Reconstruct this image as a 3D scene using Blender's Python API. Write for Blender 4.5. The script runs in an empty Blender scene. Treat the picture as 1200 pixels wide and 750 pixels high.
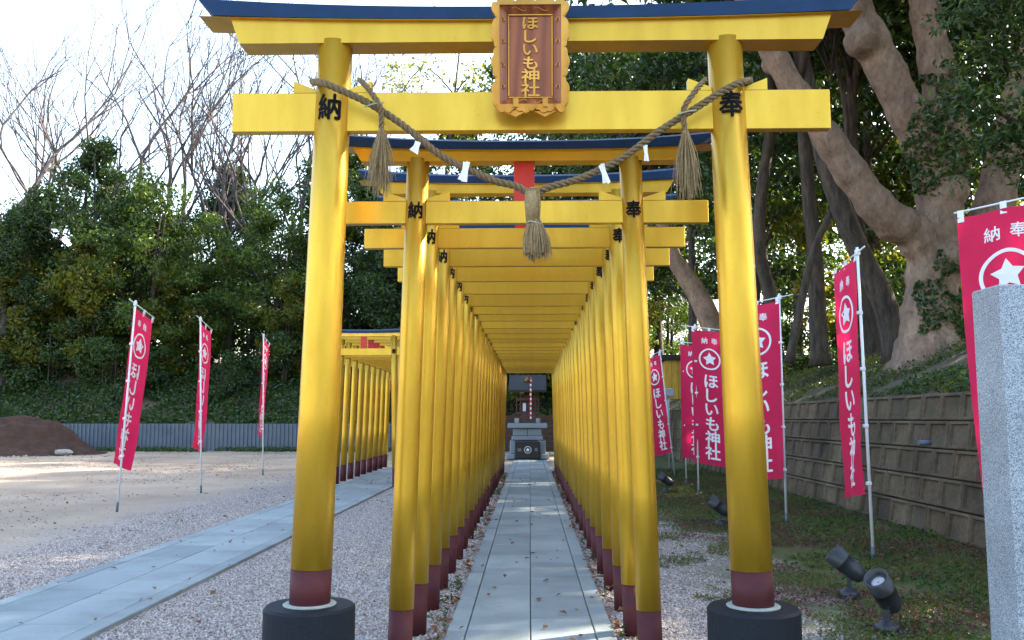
import bpy, bmesh, math, random
import numpy as np
from mathutils import Vector, Matrix, Euler
R = math.radians
rng = np.random.default_rng(7)
random.seed(7)
S = bpy.context.scene
COL = S.collection

# ------------------------------------------------------------------ camera
H = 1.35
FPX = 1050.0
PITCH = math.atan(115 / FPX)
YAW = math.atan(21 / FPX)
cam_d = bpy.data.cameras.new('camera')
cam_d.sensor_width = 36; cam_d.lens = FPX / 1200 * 36
cam_d.clip_start = 0.05; cam_d.clip_end = 2000
cam = bpy.data.objects.new('camera', cam_d); COL.objects.link(cam)
cam.location = (0, 0, H); cam.rotation_euler = (math.pi / 2 + PITCH, 0, YAW)
S.camera = cam
CM = Euler(cam.rotation_euler).to_matrix()

def ray(px, py):
    return CM @ Vector(((px - 600) / FPX, -(py - 375) / FPX, -1))
def G(px, py, z=0.0):
    d = ray(px, py); t = (z - H) / d.z
    return Vector((0, 0, H)) + d * t
def P(px, py, Y):
    d = ray(px, py); return Vector((0, 0, H)) + d * (Y / d.y)

# ------------------------------------------------------------------ light
SUN_AZ, SUN_EL = R(62), R(37)
W = bpy.data.worlds.new('World'); S.world = W; W.use_nodes = True
wn = W.node_tree
bg = wn.nodes['Background']
sky = wn.nodes.new('ShaderNodeTexSky'); sky.sky_type = 'NISHITA'
sky.sun_disc = False; sky.sun_elevation = SUN_EL; sky.sun_rotation = SUN_AZ
sky.air_density = 1.2; sky.dust_density = 2.6; sky.ozone_density = 0.8
wn.links.new(sky.outputs[0], bg.inputs[0]); bg.inputs[1].default_value = 0.15
sd = Vector((math.sin(SUN_AZ) * math.cos(SUN_EL), math.cos(SUN_AZ) * math.cos(SUN_EL), math.sin(SUN_EL)))
sl = bpy.data.lights.new('sun', 'SUN'); sl.energy = 4.0; sl.angle = R(0.55); sl.color = (1, 0.88, 0.68)
so = bpy.data.objects.new('sun', sl); COL.objects.link(so)
so.rotation_euler = sd.to_track_quat('Z', 'Y').to_euler()
S.view_settings.view_transform = 'Standard'; S.view_settings.look = 'None'
S.view_settings.exposure = 2.45; S.view_settings.gamma = 1.0
S.view_settings.use_curve_mapping = False
S.render.engine = 'CYCLES'
S.cycles.use_denoising = True
S.cycles.max_bounces = 7; S.cycles.diffuse_bounces = 4; S.cycles.transmission_bounces = 4; S.cycles.glossy_bounces = 3
S.cycles.transparent_max_bounces = 4

# ------------------------------------------------------------------ materials
MATS = {}
def newmat(name):
    m = bpy.data.materials.new(name); m.use_nodes = True
    nt = m.node_tree; b = nt.nodes['Principled BSDF']
    MATS[name] = m
    return m, nt, b
def N(nt, kind, **kw):
    n = nt.nodes.new(kind)
    for k, v in kw.items():
        if k in n.inputs.keys() if hasattr(n.inputs, 'keys') else False: n.inputs[k].default_value = v
        else: setattr(n, k, v)
    return n
def noise(nt, scale, detail=4, rough=0.55, vec=None):
    n = nt.nodes.new('ShaderNodeTexNoise'); n.inputs['Scale'].default_value = scale
    n.inputs['Detail'].default_value = detail; n.inputs['Roughness'].default_value = rough
    if vec is not None: nt.links.new(vec, n.inputs['Vector'])
    return n
def ramp(nt, src, stops, interp='LINEAR'):
    r = nt.nodes.new('ShaderNodeValToRGB'); r.color_ramp.interpolation = interp
    el = r.color_ramp.elements
    while len(el) > 1: el.remove(el[-1])
    el[0].position = stops[0][0]; el[0].color = (*stops[0][1], 1)
    for p, c in stops[1:]:
        e = el.new(p); e.color = (*c, 1)
    nt.links.new(src, r.inputs[0]); return r
def mix(nt, a, b, fac, blend='MIX'):
    m = nt.nodes.new('ShaderNodeMix'); m.data_type = 'RGBA'; m.blend_type = blend
    for s, v in ((m.inputs[6], a), (m.inputs[7], b), (m.inputs[0], fac)):
        if isinstance(v, (int, float)): s.default_value = v
        elif isinstance(v, tuple): s.default_value = (*v, 1)
        else: nt.links.new(v, s)
    return m.outputs[2]
def math_n(nt, op, a, b=None):
    m = nt.nodes.new('ShaderNodeMath'); m.operation = op
    for i, v in enumerate((a, b)):
        if v is None: continue
        if isinstance(v, (int, float)): m.inputs[i].default_value = v
        else: nt.links.new(v, m.inputs[i])
    return m.outputs[0]
def bump(nt, b, height, strength, dist=0.01):
    bn = nt.nodes.new('ShaderNodeBump'); bn.inputs['Strength'].default_value = strength
    bn.inputs['Distance'].default_value = dist
    nt.links.new(height, bn.inputs['Height']); nt.links.new(bn.outputs[0], b.inputs['Normal'])
    return bn
def coords(nt, kind='Object', scale=None):
    tc = nt.nodes.new('ShaderNodeTexCoord'); o = tc.outputs[kind]
    if scale:
        mp = nt.nodes.new('ShaderNodeMapping'); mp.inputs['Scale'].default_value = scale
        nt.links.new(o, mp.inputs[0]); o = mp.outputs[0]
    return o
def wpos(nt, scale=None):
    g = nt.nodes.new('ShaderNodeNewGeometry'); o = g.outputs['Position']
    if scale:
        mp = nt.nodes.new('ShaderNodeMapping'); mp.inputs['Scale'].default_value = scale
        nt.links.new(o, mp.inputs[0]); o = mp.outputs[0]
    return o
def simple(name, c1, c2=None, rough=0.6, metal=0.0, scale=6, bumps=0.0, bscale=40, vscale=None, objrand=0.0, detail=5, world=True):
    m, nt, b = newmat(name)
    v = wpos(nt, vscale) if world else coords(nt, 'Object', vscale)
    c2 = c2 or tuple(x * 0.75 for x in c1)
    n = noise(nt, scale, detail, vec=v)
    col = ramp(nt, n.outputs['Fac'], [(0.3, c2), (0.7, c1)]).outputs[0]
    if objrand:
        oi = nt.nodes.new('ShaderNodeObjectInfo')
        rr = ramp(nt, oi.outputs['Random'], [(0, (1 - objrand,) * 3), (1, (1 + objrand,) * 3)])
        col = mix(nt, col, rr.outputs[0], 1.0, 'MULTIPLY')
    nt.links.new(col, b.inputs['Base Color'])
    b.inputs['Roughness'].default_value = rough; b.inputs['Metallic'].default_value = metal
    if bumps:
        bump(nt, b, noise(nt, bscale, 4, vec=v).outputs['Fac'], bumps)
    return m

# gold paint with faint runs, dust and scuffs
def gold(name, c1, c2):
    m, nt, b = newmat(name)
    v = coords(nt, 'Object', (3, 3, 0.7))
    oi = nt.nodes.new('ShaderNodeObjectInfo')
    n1 = noise(nt, 3.0, 6, vec=v); n2 = noise(nt, 55, 3, vec=coords(nt, 'Object'))
    col = ramp(nt, n1.outputs['Fac'], [(0.3, c2), (0.65, c1)]).outputs[0]
    rr = ramp(nt, oi.outputs['Random'], [(0, (.80, .77, .7)), (1, (1.0, 1.0, 1.0))])
    col = mix(nt, col, rr.outputs[0], 1.0, 'MULTIPLY')
    sp = ramp(nt, n2.outputs['Fac'], [(0.27, (.75, .7, .6)), (0.34, (1, 1, 1))])
    col = mix(nt, col, sp.outputs[0], 0.6, 'MULTIPLY')
    nt.links.new(col, b.inputs['Base Color'])
    b.inputs['Metallic'].default_value = 0.6
    r = ramp(nt, n1.outputs['Fac'], [(0.3, (.42,) * 3), (0.7, (.30,) * 3)])
    nt.links.new(r.outputs[0], b.inputs['Roughness'])
    bump(nt, b, noise(nt, 14, 3, vec=coords(nt, 'Object')).outputs['Fac'], 0.06, 0.01)
    return m
gold('gold_paint', (.70, .412, .034), (.59, .338, .024))
gold('gold_beam', (.72, .435, .042), (.63, .375, .032))
gold('gold_leaf', (.58, .31, .07), (.40, .19, .035)); MATS['gold_leaf'].node_tree.nodes['Principled BSDF'].inputs['Metallic'].default_value = .8
simple('navy_paint', (.004, .032, .095), (.003, .022, .065), .6, scale=8)
simple('red_paint', (.62, .02, .012), (.5, .012, .01), .45)
simple('maroon_paint', (.092, .019, .021), (.062, .014, .018), .62, scale=9, bumps=.03)
simple('ink', (.005, .006, .011), None, .85)
simple('white_print', (.82, .80, .80), (.74, .72, .73), .8)
simple('pole_white', (.72, .74, .76), (.62, .64, .66), .35)
simple('socket_grey', (.10, .12, .14), None, .6)
simple('lamp_metal', (.030, .034, .042), (.022, .025, .03), .42, scale=30)
simple('lens', (.45, .47, .5), None, .1)
simple('straw', (.36, .25, .12), (.20, .135, .06), .85, scale=60, bumps=.4, bscale=200)
simple('rope_straw', (.23, .155, .075), (.12, .078, .035), .85, scale=90, bumps=.5, bscale=260)
simple('twine', (.33, .36, .24), None, .8)
simple('paper', (.82, .82, .86), (.78, .78, .84), .8)
simple('plinth_stone', (.020, .024, .030), (.008, .010, .014), .6, scale=160, bumps=.15, bscale=180)
simple('collar_mortar', (.33, .36, .32), (.25, .27, .24), .9, scale=40, bumps=.2)
simple('corr_steel', (.115, .145, .175), (.08, .10, .125), .55, scale=1.5)
simple('dark_roof', (.012, .013, .016), None, .7)
simple('red_wood', (.12, .05, .035), (.075, .03, .022), .7, scale=9, vscale=(3, 3, .5))
simple('fence_wood', (.075, .035, .02), (.04, .02, .012), .8, scale=8, vscale=(.4, 2, 3))
simple('hut_wood', (.55, .32, .03), (.36, .2, .02), .6, scale=6, vscale=(3, 3, .5), objrand=.12)
simple('box_grey', (.38, .42, .46), None, .5)
simple('mound_soil', (.055, .024, .013), (.018, .009, .006), .95, scale=3.5, bumps=1.0, bscale=24, detail=8)
simple('rubble', (.34, .31, .28), (.2, .18, .16), .9, scale=9, bumps=.4)
simple('dark_granite', (.012, .014, .018), (.007, .008, .01), .3, scale=100)
simple('base_granite', (.30, .33, .36), (.20, .225, .25), .8, scale=120, bumps=.25, bscale=60, objrand=.1)
simple('bronze', (.22, .13, .05), None, .35, .8)

def bark(name, c1, c2, vs, bstr):
    m, nt, b = newmat(name)
    v = wpos(nt, vs); n = noise(nt, 3.0, 9, .62, vec=v); n2 = noise(nt, 1.1, 3, vec=wpos(nt))
    col = ramp(nt, n.outputs['Fac'], [(0.3, c2), (0.62, c1)]).outputs[0]
    sp = ramp(nt, n2.outputs['Fac'], [(0.35, (.7, .7, .7)), (.65, (1.1, 1.08, 1.05))])
    fine = ramp(nt, noise(nt, 11, 8, .75, vec=v).outputs['Fac'], [(.34, (.42, .40, .38)), (.5, (1, 1, 1)), (.7, (1.12, 1.1, 1.08))])
    nt.links.new(mix(nt, mix(nt, col, sp.outputs[0], .85, 'MULTIPLY'), fine.outputs[0], .8, 'MULTIPLY'), b.inputs['Base Color'])
    b.inputs['Roughness'].default_value = .9
    n3 = noise(nt, 16, 6, .65, vec=v)
    bump(nt, b, math_n(nt, 'ADD', n.outputs['Fac'], math_n(nt, 'MULTIPLY', n3.outputs['Fac'], .35)), bstr, .05)
bark('bark_smooth', (.30, .20, .14), (.15, .095, .066), (1.6, 1.6, .8), .75)
bark('bark_dark', (.10, .075, .055), (.020, .016, .013), (3, 3, .7), 1.0)
bark('bark_bare', (.13, .11, .11), (.06, .05, .052), (3, 3, .7), .5)

def leafmat(name, stops, trans=.35, rough=.42):
    m, nt, b = newmat(name)
    g = nt.nodes.new('ShaderNodeNewGeometry')
    big = noise(nt, .55, 2, vec=wpos(nt))
    f = math_n(nt, 'MULTIPLY_ADD', g.outputs['Random Per Island'], .55)
    nt.links.new(math_n(nt, 'MULTIPLY', big.outputs['Fac'], .5), f.node.inputs[2])
    r = ramp(nt, f, stops)
    nt.links.new(r.outputs[0], b.inputs['Base Color']); b.inputs['Roughness'].default_value = rough
    t = nt.nodes.new('ShaderNodeBsdfTranslucent')
    tc = mix(nt, r.outputs[0], (1.6, 1.5, .35), 1.0, 'MULTIPLY')
    nt.links.new(tc, t.inputs[0])
    ms = nt.nodes.new('ShaderNodeMixShader'); ms.inputs[0].default_value = trans
    nt.links.new(b.outputs[0], ms.inputs[1]); nt.links.new(t.outputs[0], ms.inputs[2])
    nt.links.new(ms.outputs[0], nt.nodes['Material Output'].inputs[0])
leafmat('leaf_dark', [(.1, (.010, .027, .010)), (.45, (.022, .054, .015)), (.75, (.055, .10, .021)), (1, (.14, .15, .02))])
leafmat('leaf_mid', [(.1, (.025, .06, .014)), (.5, (.05, .10, .02)), (.8, (.10, .145, .022)), (1, (.2, .18, .02))], .42)
leafmat('leaf_yellow', [(.1, (.05, .085, .014)), (.5, (.10, .13, .018)), (.8, (.19, .17, .02)), (1, (.27, .17, .02))], .5)
leafmat('leaf_ground', [(.1, (.012, .034, .009)), (.5, (.03, .072, .015)), (1, (.085, .14, .022))], .3)
leafmat('leaf_moss', [(.1, (.04, .075, .016)), (.45, (.085, .12, .022)), (.6, (.13, .115, .03)), (1, (.08, .125, .022))], .2)
leafmat('leaf_purple', [(.1, (.075, .02, .04)), (.5, (.13, .03, .06)), (1, (.17, .05, .06))], .25)
leafmat('leaf_fallen', [(.1, (.06, .025, .014)), (.5, (.16, .065, .025)), (1, (.26, .12, .05))], .15, .7)

for q_, sp_l in (('plinth_stone', .15), ('navy_paint', .25), ('maroon_paint', .25), ('ink', .2)): MATS[q_].node_tree.nodes['Principled BSDF'].inputs['Specular IOR Level'].default_value = sp_l
def clothmat():
    m, nt, b = newmat('banner_cloth')
    n = noise(nt, 300, 2, vec=coords(nt, 'Object')); n2 = noise(nt, 2.2, 3, vec=wpos(nt))
    col = ramp(nt, n2.outputs['Fac'], [(.3, (.62, .010, .074)), (.7, (.72, .014, .100))]).outputs[0]
    nt.links.new(col, b.inputs['Base Color']); b.inputs['Roughness'].default_value = .75
    bump(nt, b, n.outputs['Fac'], .1, .002)
    t = nt.nodes.new('ShaderNodeBsdfTranslucent'); nt.links.new(col, t.inputs[0])
    ms = nt.nodes.new('ShaderNodeMixShader'); ms.inputs[0].default_value = .35
    nt.links.new(b.outputs[0], ms.inputs[1]); nt.links.new(t.outputs[0], ms.inputs[2])
    nt.links.new(ms.outputs[0], nt.nodes['Material Output'].inputs[0])
clothmat()

def plaquewood():
    m, nt, b = newmat('plaque_wood')
    v = coords(nt, 'Object', (6, 6, 1.1))
    n = noise(nt, 1.6, 3, vec=v)
    w = nt.nodes.new('ShaderNodeTexWave'); w.inputs['Scale'].default_value = .8; w.inputs['Distortion'].default_value = 9
    w.inputs['Detail'].default_value = 3
    nt.links.new(v, w.inputs[0])
    c = ramp(nt, w.outputs['Fac'], [(0, (.19, .040, .009)), (.6, (.26, .062, .013)), (1, (.31, .082, .018))])
    nt.links.new(c.outputs[0], b.inputs['Base Color']); b.inputs['Roughness'].default_value = .42
plaquewood()

def granite(name, lo, hi, scale=230):
    m, nt, b = newmat(name)
    v = wpos(nt)
    n = noise(nt, scale, 2, .7, vec=v); n2 = noise(nt, 2.5, 4, vec=v)
    c = ramp(nt, n.outputs['Fac'], [(.36, lo), (.5, tuple((a + q) / 2 for a, q in zip(lo, hi))), (.62, hi)]).outputs[0]
    s = ramp(nt, n2.outputs['Fac'], [(.3, (.82, .82, .82)), (.7, (1.08, 1.08, 1.08))])
    nt.links.new(mix(nt, c, s.outputs[0], 1.0, 'MULTIPLY'), b.inputs['Base Color'])
    b.inputs['Roughness'].default_value = .6
granite('granite_post', (.09, .115, .15), (.50, .54, .58), 210)

def pathstone():
    m, nt, b = newmat('path_stone')
    v = wpos(nt)
    n = noise(nt, 260, 2, .7, vec=v); n2 = noise(nt, 1.6, 6, .6, vec=v)
    oi = nt.nodes.new('ShaderNodeObjectInfo')
    c = ramp(nt, n.outputs['Fac'], [(.35, (.155, .195, .205)), (.65, (.30, .352, .362))]).outputs[0]
    s = ramp(nt, n2.outputs['Fac'], [(.3, (.70, .70, .69)), (.5, (.95, .95, .95)), (.75, (1.1, 1.1, 1.1))])
    c = mix(nt, c, s.outputs[0], 1.0, 'MULTIPLY')
    rr = ramp(nt, oi.outputs['Random'], [(0, (.76, .78, .80)), (1, (1.12, 1.11, 1.09))])
    c = mix(nt, c, rr.outputs[0], 1.0, 'MULTIPLY')
    nt.links.new(c, b.inputs['Base Color']); b.inputs['Roughness'].default_value = .62
    bump(nt, b, n.outputs['Fac'], .12, .004)
pathstone()

def blockmat():
    m, nt, b = newmat('wall_block')
    v = wpos(nt)
    n = noise(nt, 1.1, 6, .65, vec=v); n2 = noise(nt, 22, 5, .6, vec=v)
    oi = nt.nodes.new('ShaderNodeObjectInfo')
    c = ramp(nt, n.outputs['Fac'], [(.3, (.052, .037, .023)), (.5, (.118, .086, .054)), (.72, (.19, .15, .105))]).outputs[0]
    s = ramp(nt, n2.outputs['Fac'], [(.3, (.62, .62, .6)), (.65, (1.1, 1.08, 1.05))])
    c = mix(nt, c, s.outputs[0], 1.0, 'MULTIPLY')
    mo = ramp(nt, noise(nt, 2.3, 4, vec=v).outputs['Fac'], [(.56, (0, 0, 0)), (.68, (1, 1, 1))])
    c = mix(nt, c, (.05, .06, .02), math_n(nt, 'MULTIPLY', mo.outputs[0], .6))
    rr = ramp(nt, oi.outputs['Random'], [(0, (.7, .7, .72)), (1, (1.2, 1.18, 1.12))])
    c = mix(nt, c, rr.outputs[0], 1.0, 'MULTIPLY')
    nt.links.new(c, b.inputs['Base Color']); b.inputs['Roughness'].default_value = .9
    bump(nt, b, n2.outputs['Fac'], .35, .012)
blockmat()

def groundmat():
    m, nt, b = newmat('ground_mix')
    v = wpos(nt)
    sep = nt.nodes.new('ShaderNodeSeparateXYZ'); nt.links.new(v, sep.inputs[0])
    wob = noise(nt, .7, 6, .65, vec=v); wob2 = noise(nt, 3.5, 5, .65, vec=v)
    wv = math_n(nt, 'ADD', math_n(nt, 'MULTIPLY', wob.outputs['Fac'], 2.2), math_n(nt, 'MULTIPLY', wob2.outputs['Fac'], 1.3))
    # gravel
    vo = nt.nodes.new('ShaderNodeTexVoronoi'); vo.inputs['Scale'].default_value = 62; nt.links.new(v, vo.inputs['Vector'])
    sv = nt.nodes.new('ShaderNodeSeparateColor'); nt.links.new(vo.outputs['Color'], sv.inputs[0])
    grav = ramp(nt, sv.outputs[0], [(0, (.10, .09, .085)), (.25, (.26, .225, .20)), (.6, (.42, .37, .34)), (1, (.58, .54, .52))]).outputs[0]
    dk = ramp(nt, vo.outputs['Distance'], [(.35, (1, 1, 1)), (.75, (.55, .53, .5))])
    grav = mix(nt, grav, dk.outputs[0], 1.0, 'MULTIPLY')
    # dirt
    d1 = noise(nt, .35, 7, .62, vec=v); d2 = noise(nt, 40, 4, .7, vec=v)
    dirt = ramp(nt, d1.outputs['Fac'], [(.3, (.22, .165, .115)), (.5, (.35, .275, .20)), (.7, (.45, .37, .28))]).outputs[0]
    dirt = mix(nt, dirt, ramp(nt, d2.outputs['Fac'], [(.3, (.66, .66, .66)), (.65, (1.1, 1.1, 1.1))]).outputs[0], 1.0, 'MULTIPLY')
    # moss and weeds
    m1 = noise(nt, 4.5, 9, .78, vec=v)
    moss = ramp(nt, m1.outputs['Fac'], [(.3, (.06, .05, .03)), (.42, (.11, .105, .025)), (.56, (.065, .095, .02)), (.72, (.17, .15, .05))]).outputs[0]
    moss = mix(nt, moss, ramp(nt, d2.outputs['Fac'], [(.3, (.5, .5, .5)), (.65, (1.15, 1.15, 1.1))]).outputs[0], 1.0, 'MULTIPLY')
    mm = math_n(nt, 'ADD', sep.outputs[0], wv)                        # right side: moss over gravel
    fm = ramp(nt, math_n(nt, 'MULTIPLY', math_n(nt, 'SUBTRACT', mm, 3.0), .9), [(0, (0, 0, 0)), (1, (1, 1, 1))]).outputs[0]
    dm = math_n(nt, 'SUBTRACT', wv, sep.outputs[0])                    # left side: packed earth
    fd = ramp(nt, math_n(nt, 'MULTIPLY', math_n(nt, 'SUBTRACT', dm, 6.6), .8), [(0, (0, 0, 0)), (1, (1, 1, 1))]).outputs[0]
    far = ramp(nt, math_n(nt, 'MULTIPLY', math_n(nt, 'SUBTRACT', sep.outputs[1], 25), .5), [(0, (0, 0, 0)), (1, (1, 1, 1))]).outputs[0]
    c = mix(nt, grav, dirt, far)
    c = mix(nt, c, dirt, fd)
    c = mix(nt, c, moss, fm)
    nt.links.new(c, b.inputs['Base Color']); b.inputs['Roughness'].default_value = .92
    hh = mix(nt, vo.outputs['Distance'], d2.outputs['Fac'], math_n(nt, 'MAXIMUM', fd, fm))
    bn = bump(nt, b, hh, .7, .02); bn.invert = False
groundmat()
simple('bank_soil', (.10, .075, .045), (.04, .032, .02), .95, scale=1.3, bumps=.6, bscale=14, detail=8)
def stonemat():
    m, nt, b = newmat('gravel_stone')
    g = nt.nodes.new('ShaderNodeNewGeometry')
    c = ramp(nt, g.outputs['Random Per Island'], [(0, (.11, .10, .095)), (.15, (.25, .21, .185)), (.5, (.40, .345, .31)), (.85, (.50, .455, .43)), (1, (.60, .57, .55))])
    nt.links.new(c.outputs[0], b.inputs['Base Color']); b.inputs['Roughness'].default_value = .8
stonemat()
def pebmat():
    m, nt, b = newmat('pebble_stone')
    g = nt.nodes.new('ShaderNodeNewGeometry')
    c = ramp(nt, g.outputs['Random Per Island'], [(0, (.09, .075, .06)), (.5, (.24, .19, .15)), (.9, (.36, .30, .24)), (1, (.48, .44, .40))])
    nt.links.new(c.outputs[0], b.inputs['Base Color']); b.inputs['Roughness'].default_value = .9
pebmat()

# ------------------------------------------------------------------ mesh helpers
class MB:
    def __init__(s): s.v = []; s.f = []; s.n = 0; s.smooth = []
    def add(s, verts, faces, smooth=False):
        o = s.n
        s.v.extend([tuple(p) for p in verts]); s.n += len(verts)
        s.f.extend([tuple(i + o for i in f) for f in faces]); s.smooth.extend([smooth] * len(faces))
        return s
    def box(s, c, size, rot=None, bev=0.0):
        cx, cy, cz = c; a, b_, d = (q / 2 for q in size)
        if bev <= 0:
            vs = [(x, y, z) for x in (-a, a) for y in (-b_, b_) for z in (-d, d)]
            fs = [(0, 1, 3, 2), (4, 6, 7, 5), (0, 4, 5, 1), (2, 3, 7, 6), (0, 2, 6, 4), (1, 5, 7, 3)]
        else:
            e = min(bev, a * .9, b_ * .9, d * .9)
            bm = bmesh.new(); bmesh.ops.create_cube(bm, size=1)
            for v in bm.verts: v.co = Vector((v.co.x * 2 * a, v.co.y * 2 * b_, v.co.z * 2 * d))
            bmesh.ops.bevel(bm, geom=list(bm.edges), offset=e, segments=1, affect='EDGES')
            bm.verts.index_update()
            vs = [v.co.copy() for v in bm.verts]; fs = [[v.index for v in f.verts] for f in bm.faces]; bm.free()
        if rot is not None:
            m = rot if isinstance(rot, Matrix) else Euler(rot).to_matrix()
            vs = [m @ Vector(q) for q in vs]
        return s.add([(q[0] + cx, q[1] + cy, q[2] + cz) for q in vs], fs)
    def tube(s, pts, rad, n=10, cap=True, smooth=True):
        pts = [Vector(p) for p in pts]
        if not hasattr(rad, '__len__'): rad = [rad] * len(pts)
        rings = []; prev = None
        for i, p in enumerate(pts):
            t = (pts[min(i + 1, len(pts) - 1)] - pts[max(i - 1, 0)]).normalized()
            if prev is None:
                a = t.orthogonal().normalized()
            else:
                a = (prev - t * prev.dot(t))
                a = a.normalized() if a.length > 1e-6 else t.orthogonal().normalized()
            prev = a; b_ = t.cross(a)
            rings.append([p + (a * math.cos(2 * math.pi * k / n) + b_ * math.sin(2 * math.pi * k / n)) * rad[i] for k in range(n)])
        vs = [q for r in rings for q in r]; fs = []
        for i in range(len(pts) - 1):
            for k in range(n):
                k2 = (k + 1) % n
                fs.append((i * n + k, i * n + k2, (i + 1) * n + k2, (i + 1) * n + k))
        o = s.n
        s.add(vs, fs, smooth)
        if cap:
            s.f.append(tuple(o + k for k in reversed(range(n)))); s.smooth.append(False)
            s.f.append(tuple(o + (len(pts) - 1) * n + k for k in range(n))); s.smooth.append(False)
        return s
    def lathe(s, prof, n=24, M=None, smooth=True):
        vs = []; fs = []
        for (r, z) in prof:
            for k in range(n):
                a = 2 * math.pi * k / n; vs.append(Vector((r * math.cos(a), r * math.sin(a), z)))
        for i in range(len(prof) - 1):
            for k in range(n):
                k2 = (k + 1) % n; fs.append((i * n + k, i * n + k2, (i + 1) * n + k2, (i + 1) * n + k))
        if prof[0][0] > 1e-5: fs.append(tuple(reversed(range(n))))
        if prof[-1][0] > 1e-5: fs.append(tuple((len(prof) - 1) * n + k for k in range(n)))
        if M is not None: vs = [M @ v for v in vs]
        return s.add(vs, fs, smooth)
    def prism(s, outline, y0, y1):
        n = len(outline)
        vs = [(x, y0, z) for x, z in outline] + [(x, y1, z) for x, z in outline]
        fs = [tuple(range(n)), tuple(reversed(range(n, 2 * n)))]
        fs += [(k, k + n, (k + 1) % n + n, (k + 1) % n) for k in range(n)]
        return s.add(vs, fs)
    def mesh(s, name, mat):
        m = bpy.data.meshes.new(name); m.from_pydata(s.v, [], s.f)
        m.polygons.foreach_set('use_smooth', s.smooth)
        if mat: m.materials.append(MATS[mat])
        bm = bmesh.new(); bm.from_mesh(m); bmesh.ops.recalc_face_normals(bm, faces=bm.faces); bm.to_mesh(m); bm.free()
        m.update(); return m
    def build(s, name, mat, parent=None, loc=None, rot=None):
        return link(name, s.mesh(name, mat), parent, loc, rot)
def link(name, mesh, parent=None, loc=None, rot=None):
    o = bpy.data.objects.new(name, mesh); COL.objects.link(o)
    if parent is not None: o.parent = parent
    if loc is not None: o.location = loc
    if rot is not None: o.rotation_euler = rot
    return o
def tag(o, label, cat=None, group=None, kind=None):
    o['label'] = label
    if cat: o['category'] = cat
    if group: o['group'] = group
    if kind: o['kind'] = kind
    return o
def thing(name, label, cat, loc=(0, 0, 0), rz=0, group=None):
    o = bpy.data.objects.new(name, None); COL.objects.link(o); o.empty_display_size = .2
    o.location = loc; o.rotation_euler = (0, 0, rz)
    return tag(o, label, cat, group)
def copy_tree(o, parent=None):
    c = o.copy(); COL.objects.link(c); c.parent = parent
    for ch in list(o.children): copy_tree(ch, c)
    return c
def fast_mesh(name, verts, faces_k, mat, smooth=False):
    """verts (n,3) array, faces (m,k) array"""
    m = bpy.data.meshes.new(name)
    verts = np.asarray(verts, np.float32); faces_k = np.asarray(faces_k, np.int32)
    m.vertices.add(len(verts)); m.vertices.foreach_set('co', verts.ravel())
    k = faces_k.shape[1]
    m.loops.add(faces_k.size); m.loops.foreach_set('vertex_index', faces_k.ravel())
    m.polygons.add(len(faces_k)); m.polygons.foreach_set('loop_start', np.arange(0, faces_k.size, k, dtype=np.int32))
    m.polygons.foreach_set('loop_total', np.full(len(faces_k), k, np.int32))
    m.polygons.foreach_set('use_smooth', np.full(len(faces_k), smooth))
    m.materials.append(MATS[mat]); m.update(calc_edges=True); m.validate()
    return m
def rand_rot(n, up=0.0):
    z = rng.normal(size=(n, 3)); z[:, 2] += up; z /= np.linalg.norm(z, axis=1)[:, None]
    a = rng.normal(size=(n, 3)); a -= (a * z).sum(1)[:, None] * z; a /= np.linalg.norm(a, axis=1)[:, None]
    return a, np.cross(z, a), z
def leaves(pos, size, up=.6, aspect=.5, var=.4, fold=.18):
    """one folded leaf (four points, two triangles) at each position"""
    n = len(pos); a, b_, z = rand_rot(n, up)
    s = (size * (1 + var * (rng.random(n) * 2 - 1)))[:, None] if not hasattr(size, '__len__') else np.asarray(size)[:, None]
    base = pos - a * s * .5; tip = pos + a * s * .5
    l = pos + b_ * s * aspect * .5 + z * s * fold - a * s * .05; r = pos - b_ * s * aspect * .5 + z * s * fold - a * s * .05
    v = np.stack([base, l, tip, r], 1).reshape(-1, 3)
    i = np.arange(n)[:, None] * 4
    return v, np.concatenate([np.concatenate([i, i + 1, i + 2], 1), np.concatenate([i, i + 2, i + 3], 1)])
def clump_points(centers, radii, per):
    out = []
    for c, r, k in zip(centers, radii, per):
        d = rng.normal(size=(k, 3)); d /= np.linalg.norm(d, axis=1)[:, None]
        rr = r * rng.random(k) ** .45
        p = d * rr[:, None]; p[:, 2] *= .7
        out.append(p + np.asarray(c))
    return np.concatenate(out)
def snoise(p, s, seed=0):
    r = np.random.default_rng(seed); out = 0
    for k in range(5):
        w = r.normal(size=3) * s * (1.5 ** k); out = out + np.sin(p @ w + r.random() * 6.28) / (1.35 ** k)
    return out / 2.5

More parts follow.
